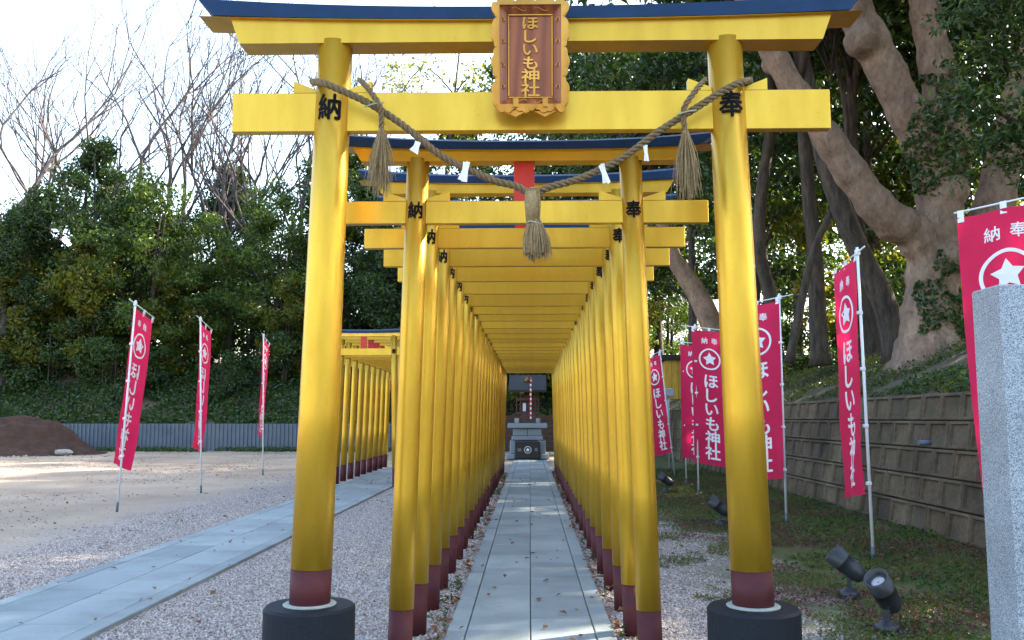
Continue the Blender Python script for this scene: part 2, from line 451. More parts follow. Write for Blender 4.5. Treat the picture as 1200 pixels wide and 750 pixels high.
# glyphs from the built-in font
_gl = {}
def glyph(ch, bold=0.02):
    if (ch, bold) in _gl: return _gl[ch, bold]
    c = bpy.data.curves.new('g', 'FONT'); c.body = ch; c.size = 1; c.resolution_u = 3
    o = bpy.data.objects.new('g', c); COL.objects.link(o)
    bpy.context.view_layer.update()
    m = bpy.data.meshes.new_from_object(o.evaluated_get(bpy.context.evaluated_depsgraph_get()))
    v = np.array([q.co[:2] for q in m.vertices]); f = [tuple(p.vertices) for p in m.polygons]
    bm = bmesh.new(); bm.from_mesh(m); bmesh.ops.triangulate(bm, faces=bm.faces)
    bmesh.ops.remove_doubles(bm, verts=bm.verts, dist=1e-5)
    for _ in range(4):
        lg = [e for e in bm.edges if e.calc_length() > .13]
        if not lg: break
        bmesh.ops.subdivide_edges(bm, edges=lg, cuts=1); bmesh.ops.triangulate(bm, faces=bm.faces)
    bm.verts.index_update()
    v = np.array([q.co[:2] for q in bm.verts]); f = [tuple(x.index for x in p.verts) for p in bm.faces]
    be = [tuple(x.index for x in e.verts) for e in bm.edges if len(e.link_faces) == 1]
    bm.free()
    bpy.data.objects.remove(o); bpy.data.meshes.remove(m); bpy.data.curves.remove(c)
    v = v - (v.max(0) + v.min(0)) / 2
    _gl[ch, bold] = (v, f, be); return _gl[ch, bold]
def glyph_solid(mb, ch, fn, size, cu, cv, wa, wb, bold=.02, sx=1.0):
    """extruded glyph; fn(u,v,w) maps flat letter space to the surface"""
    v0, f, be = glyph(ch); n = len(v0)
    for q, (da, db) in enumerate(((-1, 0), (1, 0), (0, -1), (0, 1)) if bold else ((0, 0),)):
        v = v0 + np.array([da, db]) * bold; ex = q * .0004
        w0 = wa - ex; w1 = wb + ex
        vs = [fn(cu + a * size * sx, cv + b_ * size, w0) for a, b_ in v] + [fn(cu + a * size * sx, cv + b_ * size, w1) for a, b_ in v]
        fs = [tuple(x) for x in f] + [tuple(n + x for x in reversed(t)) for t in f] + [(a, b_, b_ + n, a + n) for a, b_ in be]
        mb.add(vs, fs)
def ring_star(mb, fn, cu, cv, r, w0, w1, ring=True, star=True):
    if ring:
        k = 40; vs = []; fs = []
        for i in range(k):
            a = 2 * math.pi * i / k
            for rr in (r, r * .86):
                for w in (w0, w1): vs.append(fn(cu + rr * math.cos(a), cv + rr * math.sin(a), w))
        for i in range(k):
            a = i * 4; b_ = ((i + 1) % k) * 4
            fs += [(a, b_, b_ + 2, a + 2), (a + 1, a + 3, b_ + 3, b_ + 1), (a, a + 1, b_ + 1, b_), (a + 2, b_ + 2, b_ + 3, a + 3)]
        mb.add(vs, fs)
    if star:
        pts = []
        for i in range(10):
            a = math.pi / 2 + i * math.pi / 5 + .06; rr = r * (.62 if i % 2 == 0 else .33)
            pts.append((cu + rr * math.cos(a), cv + rr * math.sin(a)))
        vs = [fn(cu, cv, w0)] + [fn(*p, w0) for p in pts] + [fn(cu, cv, w1)] + [fn(*p, w1) for p in pts]
        fs = [(0, 1 + i, 1 + (i + 1) % 10) for i in range(10)] + [(11, 12 + (i + 1) % 10, 12 + i) for i in range(10)] + \
             [(1 + i, 12 + i, 12 + (i + 1) % 10, 1 + (i + 1) % 10) for i in range(10)]
        mb.add(vs, fs)

# ------------------------------------------------------------------ ground and banks
mb = MB(); mb.add([(-300, -60, 0), (300, -60, 0), (300, 400, 0), (-300, 400, 0)], [(0, 1, 2, 3)])
g = mb.build('ground', 'ground_mix'); tag(g, 'gravel yard turning to packed earth and mossy soil', kind='structure')

WALLX = 4.72; WALLH = 1.65
BACKY = 37.3
def right_z(x, y):
    t = np.asarray(x, float)
    z = np.interp(t, [WALLX, 5.15, 5.9, 7.5, 10, 16, 40, 80], [1.5, 1.6, 1.98, 2.5, 2.8, 2.9, 2.6, 1.5])
    return z + (.09 * np.sin(np.asarray(y) * .9 + t) + .05 * np.sin(np.asarray(y) * 2.3 - t * 1.7)) * np.clip((t - 5.2) / 1.0, 0, 1)
def left_z(x, y):
    t = np.asarray(y, float)
    z = np.interp(t, [BACKY, 38, 39.5, 42, 46, 60, 100], [1.0, 1.15, 2.0, 3.2, 3.8, 5.0, 8.0])
    return z + (.18 * np.sin(np.asarray(x) * .7 + t) + .08 * np.sin(np.asarray(x) * 1.9)) * np.clip((t - 37.8) / 1.0, 0, 1)
def heightfield(name, xs, ys, fn, mat, label):
    X, Y = np.meshgrid(xs, ys); Z = fn(X, Y)
    v = np.stack([X, Y, Z], -1).reshape(-1, 3); nx = len(xs)
    i = (np.arange(len(ys) - 1)[:, None] * nx + np.arange(nx - 1)[None]).ravel()
    o = link(name, fast_mesh(name, v, np.stack([i, i + 1, i + nx + 1, i + nx], 1), mat, True))
    return tag(o, label, kind='structure')
xs = np.concatenate([np.arange(WALLX + .36, 12, .35), np.arange(12, 90, 4)])
heightfield('bank', xs, np.arange(-4, 110, .8), right_z, 'bank_soil', 'earth bank above the block retaining wall')
heightfield('slope', np.arange(-90, WALLX + 1, .9), np.concatenate([np.arange(BACKY + .05, 48, .6), np.arange(48, 110, 4)]), left_z, 'bank_soil', 'overgrown slope behind the ribbed low wall')

# ------------------------------------------------------------------ paths of slabs
def path(name, cx, hw, y0, y1, edge, L, label, seed, off):
    r = random.Random(seed)
    root = MB().box((cx, (y0 + y1) / 2, .0), (hw * 2 - .01, y1 - y0 - .01, .008)).build(name, 'socket_grey')
    tag(root, label, kind='structure')
    sw = hw - edge
    for side in (-1, 1):
        base = MB().box((0, 0, 0), (sw - .007, L - .007, .05), bev=.004).mesh('slab', 'path_stone')
        y = y0 + (off if side > 0 else 0)
        while y + L < y1:
            o = link('slab', base, root, (cx + side * sw / 2, y + L / 2, .002 + r.uniform(-.0015, .0015)), (r.uniform(-.002, .002), r.uniform(-.002, .002), 0)); y += L
        LE = 1.05
        eb = MB().box((0, 0, 0), (edge - .007, LE - .006, .05), bev=.004).mesh('edge_slab', 'path_stone')
        y = y0 - off
        while y + LE < y1 + .3:
            link('edge_slab', eb, root, (cx + side * (hw - edge / 2), y + LE / 2, .004 + r.uniform(-.001, .0015))); y += LE
path('main_path', 0.0, .525, 1.9, 29.3, .125, .78, 'grey granite slab path running through the torii tunnel to the altar', 3, .33)
path('side_path', -3.29, .59, 1.5, 27.5, .13, .80, 'grey granite slab path leading to the smaller torii row', 4, .4)

# ------------------------------------------------------------------ torii
def curved_beam(L_top, L_bot, z0, h, depth, s_bot, s_top, seg=28, top_extra=0.0, y=0.0, p=2.4):
    """horizontal beam along X whose ends sweep up; ends cut on the slant"""
    mb = MB(); vs = []; fs = []
    for i in range(seg + 1):
        t = -1 + 2 * i / seg
        zo = s_bot * abs(t) ** p; zh = s_top * abs(t) ** p
        xt, xb = t * L_top, t * L_bot
        ring = [(xb, y - depth / 2, z0 + zo), (xb, y + depth / 2, z0 + zo), (xt, y + depth / 2, z0 + h + zh)]
        if top_extra: ring.append((xt, y, z0 + h + zh + top_extra))
        ring.append((xt, y - depth / 2, z0 + h + zh)); vs += ring
    k = len(ring)
    for i in range(seg):
        for j in range(k): fs.append((i * k + j, i * k + (j + 1) % k, (i + 1) * k + (j + 1) % k, (i + 1) * k + j))
    fs.append(tuple(range(k))); fs.append(tuple(seg * k + j for j in reversed(range(k))))
    return mb.add(vs, fs)
def pillar_parts(parent, x, z0, ztop, lean, r0, r1, zband, ch, zch, chs, name='pillar'):
    L = (ztop - z0) / math.cos(lean)
    def rad(z): return r0 + (r1 - r0) * z / L
    p = MB().lathe([(rad(zband) , zband), (rad(L * .33), L * .33), (rad(L * .66), L * .66), (r1, L)], 32).build(name, 'gold_paint', parent, (x, 0, z0), (0, lean, 0))
    MB().lathe([(r0 - .002, -.03), (r0 - .002, zband - .0015)], 32).build('base_band', 'maroon_paint', p)
    c = MB(); zc = zch - z0
    def fn(u, v, w):
        rr = rad(zc + v) + w; a = u / rr
        return (rr * math.sin(a), -rr * math.cos(a), zc + v)
    glyph_solid(c, ch, fn, chs, 0, 0, -.001, .002, .024, .95)
    c.build('character', 'ink', p)
    return p
def make_torii(root, hb, ht, ztop, zb0, r0, r1, zband, nuki, nuki_half, nuki_d, shim, shim_half, shim_d, kas, kas_half, kas_d, sori, strut_w, wedge, chz, chs):
    """hb/ht half spacing of the pillars at bottom/top"""
    lean = math.atan((hb - ht) / (ztop - zb0))
    for s, ch in ((-1, '納'), (1, '奉')):
        pillar_parts(root, s * hb, zb0, ztop + .02, -s * lean, r0, r1, zband, ch, chz, chs)
    mb = MB().box((0, 0, (nuki[0] + nuki[1]) / 2), (nuki_half * 2, nuki_d, nuki[1] - nuki[0]), bev=.003)
    mb.build('tie_beam', 'gold_beam', root)
    curved_beam(shim_half, shim_half - .05, shim[0], shim[1] - shim[0], shim_d, 0.0, sori).build('lintel', 'gold_beam', root)
    zk = shim[1] + .0015
    sk = sori * ((kas_half - .09) / shim_half) ** 2.4
    curved_beam(kas_half, kas_half - .09, zk, kas - zk, kas_d, sk, sk * 1.9, top_extra=.03).build('cap_beam', 'navy_paint', root)
    curved_beam(kas_half - .012, kas_half - .095, zk - .0035, .003, kas_d - .01, sk * .99, sk * .99).build('cap_soffit', 'gold_beam', root)
    MB().box((0, 0, (nuki[1] + shim[0]) / 2), (strut_w, nuki_d * .8, shim[0] - nuki[1] + .002), bev=.002).build('center_strut', 'red_paint', root)
    wl, wh = wedge; zm = (nuki[1] - zb0) / (ztop - zb0); xp = hb + (ht - hb) * zm; rr = r0 + (r1 - r0) * zm
    wm = None
    for s in (-1, 1):
        for d in (-1, 1):
            x0 = s * xp + d * (rr - .012); x1 = s * xp + d * (rr + wl)
            MB().prism([(x0, nuki[1] + .001), (x1, nuki[1] + .001), (x1, nuki[1] + wh), (x0, nuki[1] + wh * .22)], -nuki_d * .46, nuki_d * .46).build('wedge', 'gold_beam', root)
    return root

# --- big front gate
Y1 = 3.4 * H
zz = lambda py, Y, px=620: P(px, py, Y).z
cx1 = 0.0
hb1 = (P(880.3, 706, Y1).x - P(360.6, 706, Y1).x) / 2
ht1 = (P(849.5, 55, Y1).x - P(394, 55, Y1).x) / 2
zp1 = zz(709, Y1); zs1 = .17
yf = Y1 - .09
front = thing('front_torii', 'large golden torii with plaque on round black stone feet', 'torii', (cx1, Y1, 0))
zt1 = zz(49, Y1 - .06)
n0, n1 = zz(152.5, Y1 - .03), zz(107, Y1 - .03)
make_torii(front, hb1, ht1, zt1, zp1, .104, .090, zz(666, Y1) - zp1, (n0, n1), (P(975, 130, Y1 - .03).x - P(274, 130, Y1 - .03).x) / 2, .06,
           (zt1 - .004, zz(23.5, yf)), (P(979, 30, yf).x - P(272, 30, yf).x) / 2, .155, zz(7, yf - .02), (P(1015, 5, yf).x - P(233, 5, yf).x) / 2,   .22, .028,
           .13, (.115, .065), zz(122.5, Y1 - .095), .145)
for s in (-1, 1):
    pl = MB().lathe([(.222, zs1 + .001), (.226, zs1 + .012), (.226, zp1 - .016), (.214, zp1 - .003), (0, zp1 - .002)], 48, smooth=False).build('plinth', 'plinth_stone', front, (s * hb1, 0, 0))
    MB().lathe([(.13, zp1 - .003), (.132, zp1 + .003), (.124, zp1 + .008), (0, zp1 + .008)], 40).build('mortar_collar', 'collar_mortar', pl)
    m = MB(); ol = []; k = 28
    for i in range(k):
        a = 2 * math.pi * i / k; q = (abs(math.cos(a)) ** 5 + abs(math.sin(a)) ** 5) ** (-1 / 5); ol.append((.385 * q * math.cos(a), .385 * q * math.sin(a)))
    m.add([(x, y, -.02) for x, y in ol] + [(x, y, zs1 - .008) for x, y in ol] + [(x * .98, y * .98, zs1) for x, y in ol],
          [tuple(reversed(range(k))), tuple(range(2 * k, 3 * k))] + [(i, (i + 1) % k, (i + 1) % k + k, i + k) for i in range(k)] + [(i + k, (i + 1) % k + k, (i + 1) % k + 2 * k, i + 2 * k) for i in range(k)])
    m.build('base_slab', 'path_stone', pl)

# --- the tunnel
Y2 = 3.74 * H
STEP = .565 * H
y2f = Y2 - .05
tun_cx = -.02 * H
ORD = ['first', 'second', 'third', 'fourth', 'fifth', 'sixth', 'seventh', 'eighth', 'ninth', 'tenth', 'eleventh', 'twelfth', 'thirteenth', 'fourteenth', 'fifteenth',
       'sixteenth', 'seventeenth', 'eighteenth', 'nineteenth', 'twentieth', 'twenty-first', 'twenty-second', 'twenty-third', 'twenty-fourth', 'twenty-fifth']
hb2 = .508 * H; ht2 = (P(741, 192, Y2).x - P(492.5, 192, Y2).x) / 2
tun = thing('torii', '', 'torii', (tun_cx, Y2, 0), 0, 'golden torii forming the tunnel over the main path')
zt2 = zz(190, Y2)
nk2 = (zz(260.5, Y2 - .025), zz(234, Y2 - .025))
sh2 = (zt2, zz(175, y2f))
make_torii(tun, hb2, ht2, zt2, 0.0, .069, .064, .236 * H, nk2, (P(838, 248, y2f).x - P(405, 248, y2f).x) / 2, .05,
           sh2, .985, .10, zz(166, y2f), 1.10, .14, .024, .118, (.125, .058), zz(247, Y2), .102)
NT = 24
for i in range(NT):
    o = tun if i == 0 else copy_tree(tun)
    y = Y2 + i * STEP * .985
    o.location = (tun_cx + random.uniform(-.012, .012), y + (random.uniform(-.03, .03) if i else 0), random.uniform(-.008, .008))
    o.rotation_euler = (0, 0, random.uniform(-.008, .008))
    o['label'] = f'golden torii with maroon feet, {ORD[i]} of the tunnel behind the roped gate'
LASTY = Y2 + (NT - 1) * STEP * .985

# --- the smaller row on the side path
SX = -3.34
for i in range(10):
    o = copy_tree(tun); o.location = (SX + random.uniform(-.01, .01), 17.9 + i * .79, 0.02); o.rotation_euler = (0, 0, random.uniform(-.006, .006))
    o.scale = (1, 1, 1.05)
    o['label'] = f'golden torii, {ORD[i]} of the short row over the side path'
    o['group'] = 'golden torii of the short row over the side path'

# --- plaque on the front gate
py_ = Y1 - .16
pc = P(621.5, 67, py_)
plq = thing('plaque', 'carved wooden shrine plaque with gold scalloped frame and gold lettering', 'plaque', pc)
plq.rotation_euler = (R(7), 0, 0)
kx = Y1 / FPX * .965
pw, ph = 38.5 * kx, 61 * kx
MB().box((0, 0, 0), (pw * 2 - .06, .02, ph * 2 - .07), bev=.003).build('board', 'plaque_wood', plq)
# sloping frame boards with scalloped gold rims
def scallop(n, amp, a, b_, seed):
    r = random.Random(seed); out = []
    for i in range(n + 1):
        t = i / n; out.append((a + (b_ - a) * t, amp * (abs(math.sin(t * math.pi * 3.5)) ** .6) + amp * .35 * abs(math.sin(t * math.pi * 8))))
    return out
iw, ih = 26.5 * kx, 50 * kx
for (nm, quad) in (('frame_board', [(-iw, -ih), (-iw, ih), (-pw, ph), (-pw, -ph)]), ('frame_board', [(iw, ih), (iw, -ih), (pw, -ph), (pw, ph)]),
                   ('frame_board', [(-iw, ih), (iw, ih), (pw, ph), (-pw, ph)]), ('frame_board', [(iw, -ih), (-iw, -ih), (-pw, -ph), (pw, -ph)])):
    ys = [-.012, -.012, -.05, -.05]
    m = MB(); m.add([(x, y, z) for (x, z), y in zip(quad, ys)] + [(x, y + .014, z) for (x, z), y in zip(quad, ys)],
                    [(0, 1, 2, 3), (7, 6, 5, 4), (0, 4, 5, 1), (1, 5, 6, 2), (2, 6, 7, 3), (3, 7, 4, 0)])
    m.build(nm, 'plaque_wood', plq)
def rim(horizontal, sgn):
    m = MB(); n = 84
    a = pw + .012 if horizontal else ph + .01
    sc = scallop(n, .024, -a, a, 1)
    base = (ph if horizontal else pw) - .006
    vs = []
    for (t, o_) in sc:
        for off, y in ((base, -.056), (base + .012 + o_, -.052), (base + .012 + o_, -.018), (base, -.03)):
            vs.append((t, y, sgn * off) if horizontal else (sgn * off, y, t))
    fs = []
    for i in range(n):
        for j in range(4): fs.append((i * 4 + j, i * 4 + (j + 1) % 4, (i + 1) * 4 + (j + 1) % 4, (i + 1) * 4 + j))
    fs += [(0, 1, 2, 3), tuple(n * 4 + j for j in (3, 2, 1, 0))]
    m.add(vs, fs); m.build('scalloped_rim', 'gold_leaf', plq)
for s in (-1, 1): rim(True, s); rim(False, s)
for (c, sz) in (((0, -.014, ih), (iw * 2 + .01, .014, .010)), ((0, -.014, -ih), (iw * 2 + .01, .014, .010)), ((-iw, -.0142, 0), (.010, .0135, ih * 2 - .0105)), ((iw, -.0142, 0), (.010, .0135, ih * 2 - .0105))):
    MB().box(c, sz, bev=.003).build('gold_moulding', 'gold_leaf', plq)
for i, ch in enumerate('ほしいも神社'):
    m = MB()
    glyph_solid(m, ch, lambda u, v, w: (u, -.010 - w, v), .074 if i < 4 else .080, 0, ih * .80 - i * ih * .32, 0, .008, .018, 1.25)
    m.build('character', 'gold_leaf', plq)
for sx in (-1, 1):      # carved scroll tendrils on the frame
    for zc_ in (-.17, -.06, .06, .17):
        pts = []
        for i in range(14):
            a = i / 13 * 4.2; rr = .026 * (1 - i / 18)
            pts.append((sx * ((iw + pw) / 2 + .006 - rr * math.cos(a) * .5), -.037 - .012 * 0, zc_ + rr * math.sin(a) + .01 * (i / 13)))
        MB().tube(pts, .003, 6).build('carved_scroll', 'gold_leaf', plq)
    pts = [(sx * .055 + .035 * math.cos(a), -.037, -(ih + ph) / 2 + .010 * math.sin(a * 2)) for a in np.linspace(0, math.pi, 12)]
    MB().tube(pts, .003, 6).build('carved_scroll', 'gold_leaf', plq)
    MB().tube([(q[0], q[1], -q[2]) for q in pts], .003, 6).build('carved_scroll', 'gold_leaf', plq)
    br = MB().box((sx * .075, -.035, -ph + .012), (.028, .05, .05), bev=.004)
    br.prism([(sx * .075 - .055, -ph - .028), (sx * .075 + .055, -ph - .028), (sx * .075, -ph - .056)], -.04, .0)
    br.box((sx * .075, -.02, -ph - .02), (.05, .035, .022), bev=.003)
    br.build('bracket', 'gold_leaf', plq)

# --- rope with tassels
YR = Y1 - .16
def twist(mb, pts, r, strands=3, pitch=.095, n=8, per=None):
    P_ = [Vector(p) for p in pts]; L = [0]
    for a, b_ in zip(P_, P_[1:]): L.append(L[-1] + (b_ - a).length)
    for s in range(strands):
        out = []
        for i, p in enumerate(P_):
            t = (P_[min(i + 1, len(P_) - 1)] - P_[max(i - 1, 0)]).normalized()
            a = Vector((0, -1, 0)); a = (a - t * a.dot(t)).normalized(); b_ = t.cross(a)
            ph = 2 * math.pi * (L[i] / pitch + s / strands)
            out.append(p + (a * math.cos(ph) + b_ * math.sin(ph)) * r * .60)
        mb.tube(out, r * .53, n)
def spline(ctrl, n):
    """Catmull-Rom through control points"""
    c = [Vector(p) for p in ctrl]; c = [c[0] * 2 - c[1]] + c + [c[-1] * 2 - c[-2]]; out = []
    seg = len(c) - 3
    for i in range(n + 1):
        t = i / n * seg; k = min(int(t), seg - 1); u = t - k
        p0, p1, p2, p3 = c[k:k + 4]
        out.append(.5 * ((2 * p1) + (p2 - p0) * u + (2 * p0 - 5 * p1 + 4 * p2 - p3) * u * u + (3 * p1 - p0 - 3 * p2 + p3) * u ** 3))
    return out
rope = thing('shimenawa', 'twisted straw rope slung between the pillars of the front gate', 'rope', P(624, 225, YR))
ro = Vector(rope.location)
def loc_(pts): return [Vector(p) - ro for p in pts]
for sgn, px in ((-1, [(366, 96, .13), (378, 97, .0), (396, 104, -.02), (432, 121, -.01), (470, 145, 0), (520, 184, 0), (575, 210, 0), (604, 218, 0), (624, 229, 0)]),
                (1, [(879, 94, .13), (868, 97, .0), (850, 105, -.02), (815, 127, -.01), (772, 154, 0), (728, 186, 0), (680, 209, 0), (645, 219, 0), (624, 229, 0)])):
    m = MB(); twist(m, loc_(spline([P(a, b_, YR + d) for a, b_, d in px], 260)), .0175)
    m.build('rope_span', 'rope_straw', rope)
def strands(top, bot, r0, r1, n, rad, fuzz, wl=0.0):
    m = MB(); top = Vector(top); bot = Vector(bot); r = random.Random(int(top.x * 1000))
    for i in range(n):
        a = r.uniform(0, 6.283); q = math.sqrt(r.random()); f = r.uniform(.72, 1.05)
        d0 = Vector((math.cos(a), math.sin(a), 0)) * r0 * q; d1 = Vector((math.cos(a + r.uniform(-.4, .4)), math.sin(a), 0)) * r1 * q * r.uniform(.6, fuzz)
        e = top.lerp(bot, f) + d1; mid = top.lerp(e, .5) + d0 * .5 + d1 * .18 + Vector((r.uniform(-1, 1), r.uniform(-1, 1), 0)) * wl
        m.tube([top + d0, mid, e], [rad, rad, rad * .5], 4, False)
    return m
for ends, top, bot in (([(421, 93, .03), (431, 103, -.035), (444, 122, -.05), (447, 136, -.03), (447, 152, -.02)], (447, 150), (445, 228)),
                       ([(827, 93, .03), (817, 104, -.035), (803, 124, -.05), (801, 137, -.03), (803, 155, -.02)], (803, 152), (806, 232))):
    m = MB(); twist(m, loc_(spline([P(a, b_, YR + d) for a, b_, d in ends], 90)), .014); e = m.build('rope_end', 'rope_straw', rope)
    strands(P(*top, YR - .02) - ro, P(*bot, YR - .02) - ro, .012, .075, 150, .0021, 1.25, .012).build('straw_tassel', 'straw', rope)
    kx_, ky_ = (438, 122) if top[0] < 600 else (805, 131)
    c = P(kx_, ky_, YR - .06) - ro
    MB().tube([c + Vector((-.05, .01, -.012)), c + Vector((0, -.004, 0)), c + Vector((.05, .01, .012))], .004, 5).build('tie_cord', 'twine', rope)
# the middle tassel
ct = P(624, 222, YR - .025) - ro; cw = P(626, 262, YR - .025) - ro; cb = P(629, 304, YR - .025) - ro
m = strands(ct, cw, .036, .034, 170, .0028, 1.0); m.lathe([(.012, .01), (.036, -.012), (.040, -.07), (.033, -.165)], 20, Matrix.Translation(ct))
m.build('tassel_head', 'straw', rope)
m = strands(cw + Vector((0, 0, .015)), cb, .033, .075, 300, .0027, 1.1); m.lathe([(.032, .0), (.045, -.07), (.056, -.155)], 20, Matrix.Translation(cw)); m.build('tassel_skirt', 'straw', rope)
MB().tube([cw + Vector((.036 * math.cos(a), .036 * math.sin(a), .006 * math.sin(2 * a))) for a in np.linspace(0, 6.6, 26)], .0045, 6).build('tie_cord', 'twine', rope)
# folded paper strips (each hangs from the rope: a thing of its own)
for k, (a, b_, w, hgt, tilt, lab) in enumerate(((487, 172, 15, 17, .5, 'beside the left straw tassel'), (544, 201, 15, 30, .25, 'between the left tassel and the middle one'),
                                         (708, 204, 12, 30, -.3, 'between the middle tassel and the right one'), (757, 180, 8, 24, -.1, 'beside the right straw tassel'))):
    px2m = YR / FPX; o = P(a, b_, YR - .03)
    t = thing('paper_streamer', f'white folded paper streamer tied to the rope {lab}', 'paper streamer', o, 0, 'paper streamers on the straw rope')
    w *= px2m * .85; hgt *= px2m * .85
    for s, ol in ((1, [(-.12, .52), (.22, .48), (.30, .1), (.55, -.42), (.08, -.52), (-.05, .05)]), (-1, [(-.2, .46), (.12, .5), (.02, .08), (.12, -.46), (-.5, -.36), (-.18, .06)])):
        ol = [(x * w * 1.1, z * hgt) for x, z in ol]
        MB().add([(x, (.012, -.006, .008)[i % 3] * s, z) for i, (x, z) in enumerate(ol)] + [(x, (.012, -.006, .008)[i % 3] * s + .0015, z) for i, (x, z) in enumerate(ol)],
                 [(0, 1, 2, 5), (5, 2, 3, 4), (6, 11, 8, 7), (11, 10, 9, 8), (0, 6, 7, 1), (3, 9, 10, 4)]).build('paper_fold', 'paper', t, (0, -.008 * s, 0), (0, tilt + s * .08, s * .15))

# ------------------------------------------------------------------ retaining wall
rw = thing('retaining_wall', 'stepped retaining wall of recessed concrete blocks along the bank', 'retaining wall', (WALLX, 0, 0))
BW, NC = .525, 5
BH = WALLH / NC
def block_mesh(seed):
    r = random.Random(seed); a, b_ = BW / 2 - .006, BH / 2 - .004
    d = .30; rim_ = .042; rec = .020
    j = lambda q: q + r.uniform(-.004, .004)
    o = [(0, -a, -b_), (0, a, -b_), (0, a, b_), (0, -a, b_)]
    e = [(-.012, -a + .012, -b_ + .012), (-.012, a - .012, -b_ + .012), (-.012, a - .012, b_ - .012), (-.012, -a + .012, b_ - .012)]
    i1 = [(-.012, j(-a + rim_), j(-b_ + rim_ * .8)), (-.012, j(a - rim_), j(-b_ + rim_ * .8)), (-.012, j(a - rim_), j(b_ - rim_ * .8)), (-.012, j(-a + rim_), j(b_ - rim_ * .8))]
    i2 = [(rec, y + (.012 if y < 0 else -.012), z + (.01 if z < 0 else -.01)) for _, y, z in i1]
    bk = [(d, y, z) for _, y, z in o]
    vs = bk + o + e + i1 + i2; fs = [(3, 2, 1, 0), (16, 17, 18, 19)]
    for L in range(4):
        for k in range(4): fs.append((L * 4 + k, L * 4 + (k + 1) % 4, L * 4 + 4 + (k + 1) % 4, L * 4 + 4 + k))
    return MB().add(vs, fs).mesh('concrete_block', 'wall_block')
bms = [block_mesh(i) for i in range(5)]
r_ = random.Random(5)
for c in range(NC):
    y = 5.6 + (.0 if c % 2 else BW / 2)
    while y < 37.0:
        o = link('concrete_block', bms[r_.randrange(5)], rw, (-.05 + c * .062 + r_.uniform(-.006, .006), y, BH * (c + .5) + .001), (0, R(9), r_.uniform(-.006, .006)))
        y += BW
MB().box((.44, 21.2, .68), (.40, 31.6, 1.35)).build('backing', 'socket_grey', rw)
pp = P(1093, 519, 10.4)
# a drain pipe poking from the wall
MB().lathe([(.026, 0), (.03, 0), (.03, .14), (.026, .14)], 14, Matrix.Translation((pp.x - WALLX - .16, pp.y, pp.z)) @ Matrix.Rotation(R(90), 4, 'Y')).build('drain_pipe', 'corr_steel', rw)

# ------------------------------------------------------------------ low ribbed wall at the back
rb = thing('low_wall', 'low blue-grey ribbed wall along the foot of the wooded slope', 'wall', (0, BACKY, 0))
m = MB(); x = -60.0; prof = []
while x < WALLX + 1:
    prof += [(x, 0), (x + .10, 0), (x + .118, -.05), (x + .155, -.05)]; x += .17
n = len(prof); hw_ = 1.12
m.add([(a, b_, -.05) for a, b_ in prof] + [(a, b_, hw_) for a, b_ in prof], [(i, i + 1, n + i + 1, n + i) for i in range(n - 1)])
m.build('ribbed_face', 'corr_steel', rb)
MB().box(((-60 + WALLX + 1) / 2, .06, .53), (60 + WALLX + 1, .10, 1.06)).build('wall_core', 'corr_steel', rb)

# ------------------------------------------------------------------ soil mound
mc = G(-26, 536); n = 46
n = 110; X, Y = np.meshgrid(np.linspace(-4.2, 4.2, n), np.linspace(-3.0, 3.0, n))
pts = np.stack([X, Y, 0 * X], -1).reshape(-1, 3)
z = 1.3 * np.exp(-((X + .4) / 1.75) ** 2 - (Y / 1.5) ** 2) + .85 * np.exp(-((X - 1.3) / 1.2) ** 2 - ((Y - .7) / 1.2) ** 2) + .25 * np.exp(-((X - 2.4) / .9) ** 2 - ((Y - .2) / .9) ** 2)
z = z.ravel() * (1 + .14 * snoise(pts, 1.6, 3)) + .045 * snoise(pts, 5, 4) + .025 * snoise(pts, 15, 5) + rng.normal(0, .014, len(pts)) - .10
pts[:, 2] = z; pts[:, 0] *= .84
i = (np.arange(n - 1)[:, None] * n + np.arange(n - 1)[None]).ravel()
o = link('soil_mound', fast_mesh('soil_mound', pts, np.stack([i, i + 1, i + n + 1, i + n], 1), 'mound_soil', True), None, (mc.x, mc.y + 2.4, 0))
tag(o, 'heap of dark brown soil dumped in front of the low wall', 'soil heap')
def rock(name, loc, s, label):
    bm = bmesh.new(); bmesh.ops.create_icosphere(bm, subdivisions=2, radius=1)
    for v in bm.verts:
        k = 1 + .22 * math.sin(v.co.x * 5 + s[0] * 9) * math.cos(v.co.y * 4 + v.co.z * 3); v.co = Vector((v.co.x * s[0] * k, v.co.y * s[1] * k, v.co.z * s[2] * k))
    me = bpy.data.meshes.new(name); bm.to_mesh(me); bm.free(); me.materials.append(MATS['rubble'])
    return tag(link(name, me, None, loc, (0.1, .05, .4)), label, 'rock')
p_ = G(74, 534); rock('rock', (p_.x, p_.y, .12), (.32, .22, .12), 'flat pale rock at the right foot of the soil heap')
for j, (a, b_, s, l) in enumerate(((27, 531, .17, 'small pale rock on the face of the soil heap'), (158, 528, .12, 'small white stone at the foot of the ribbed wall'))):
    p_ = G(a, b_); rock('rock', (p_.x, p_.y, s * .5), (s, s * .8, s * .7), l)

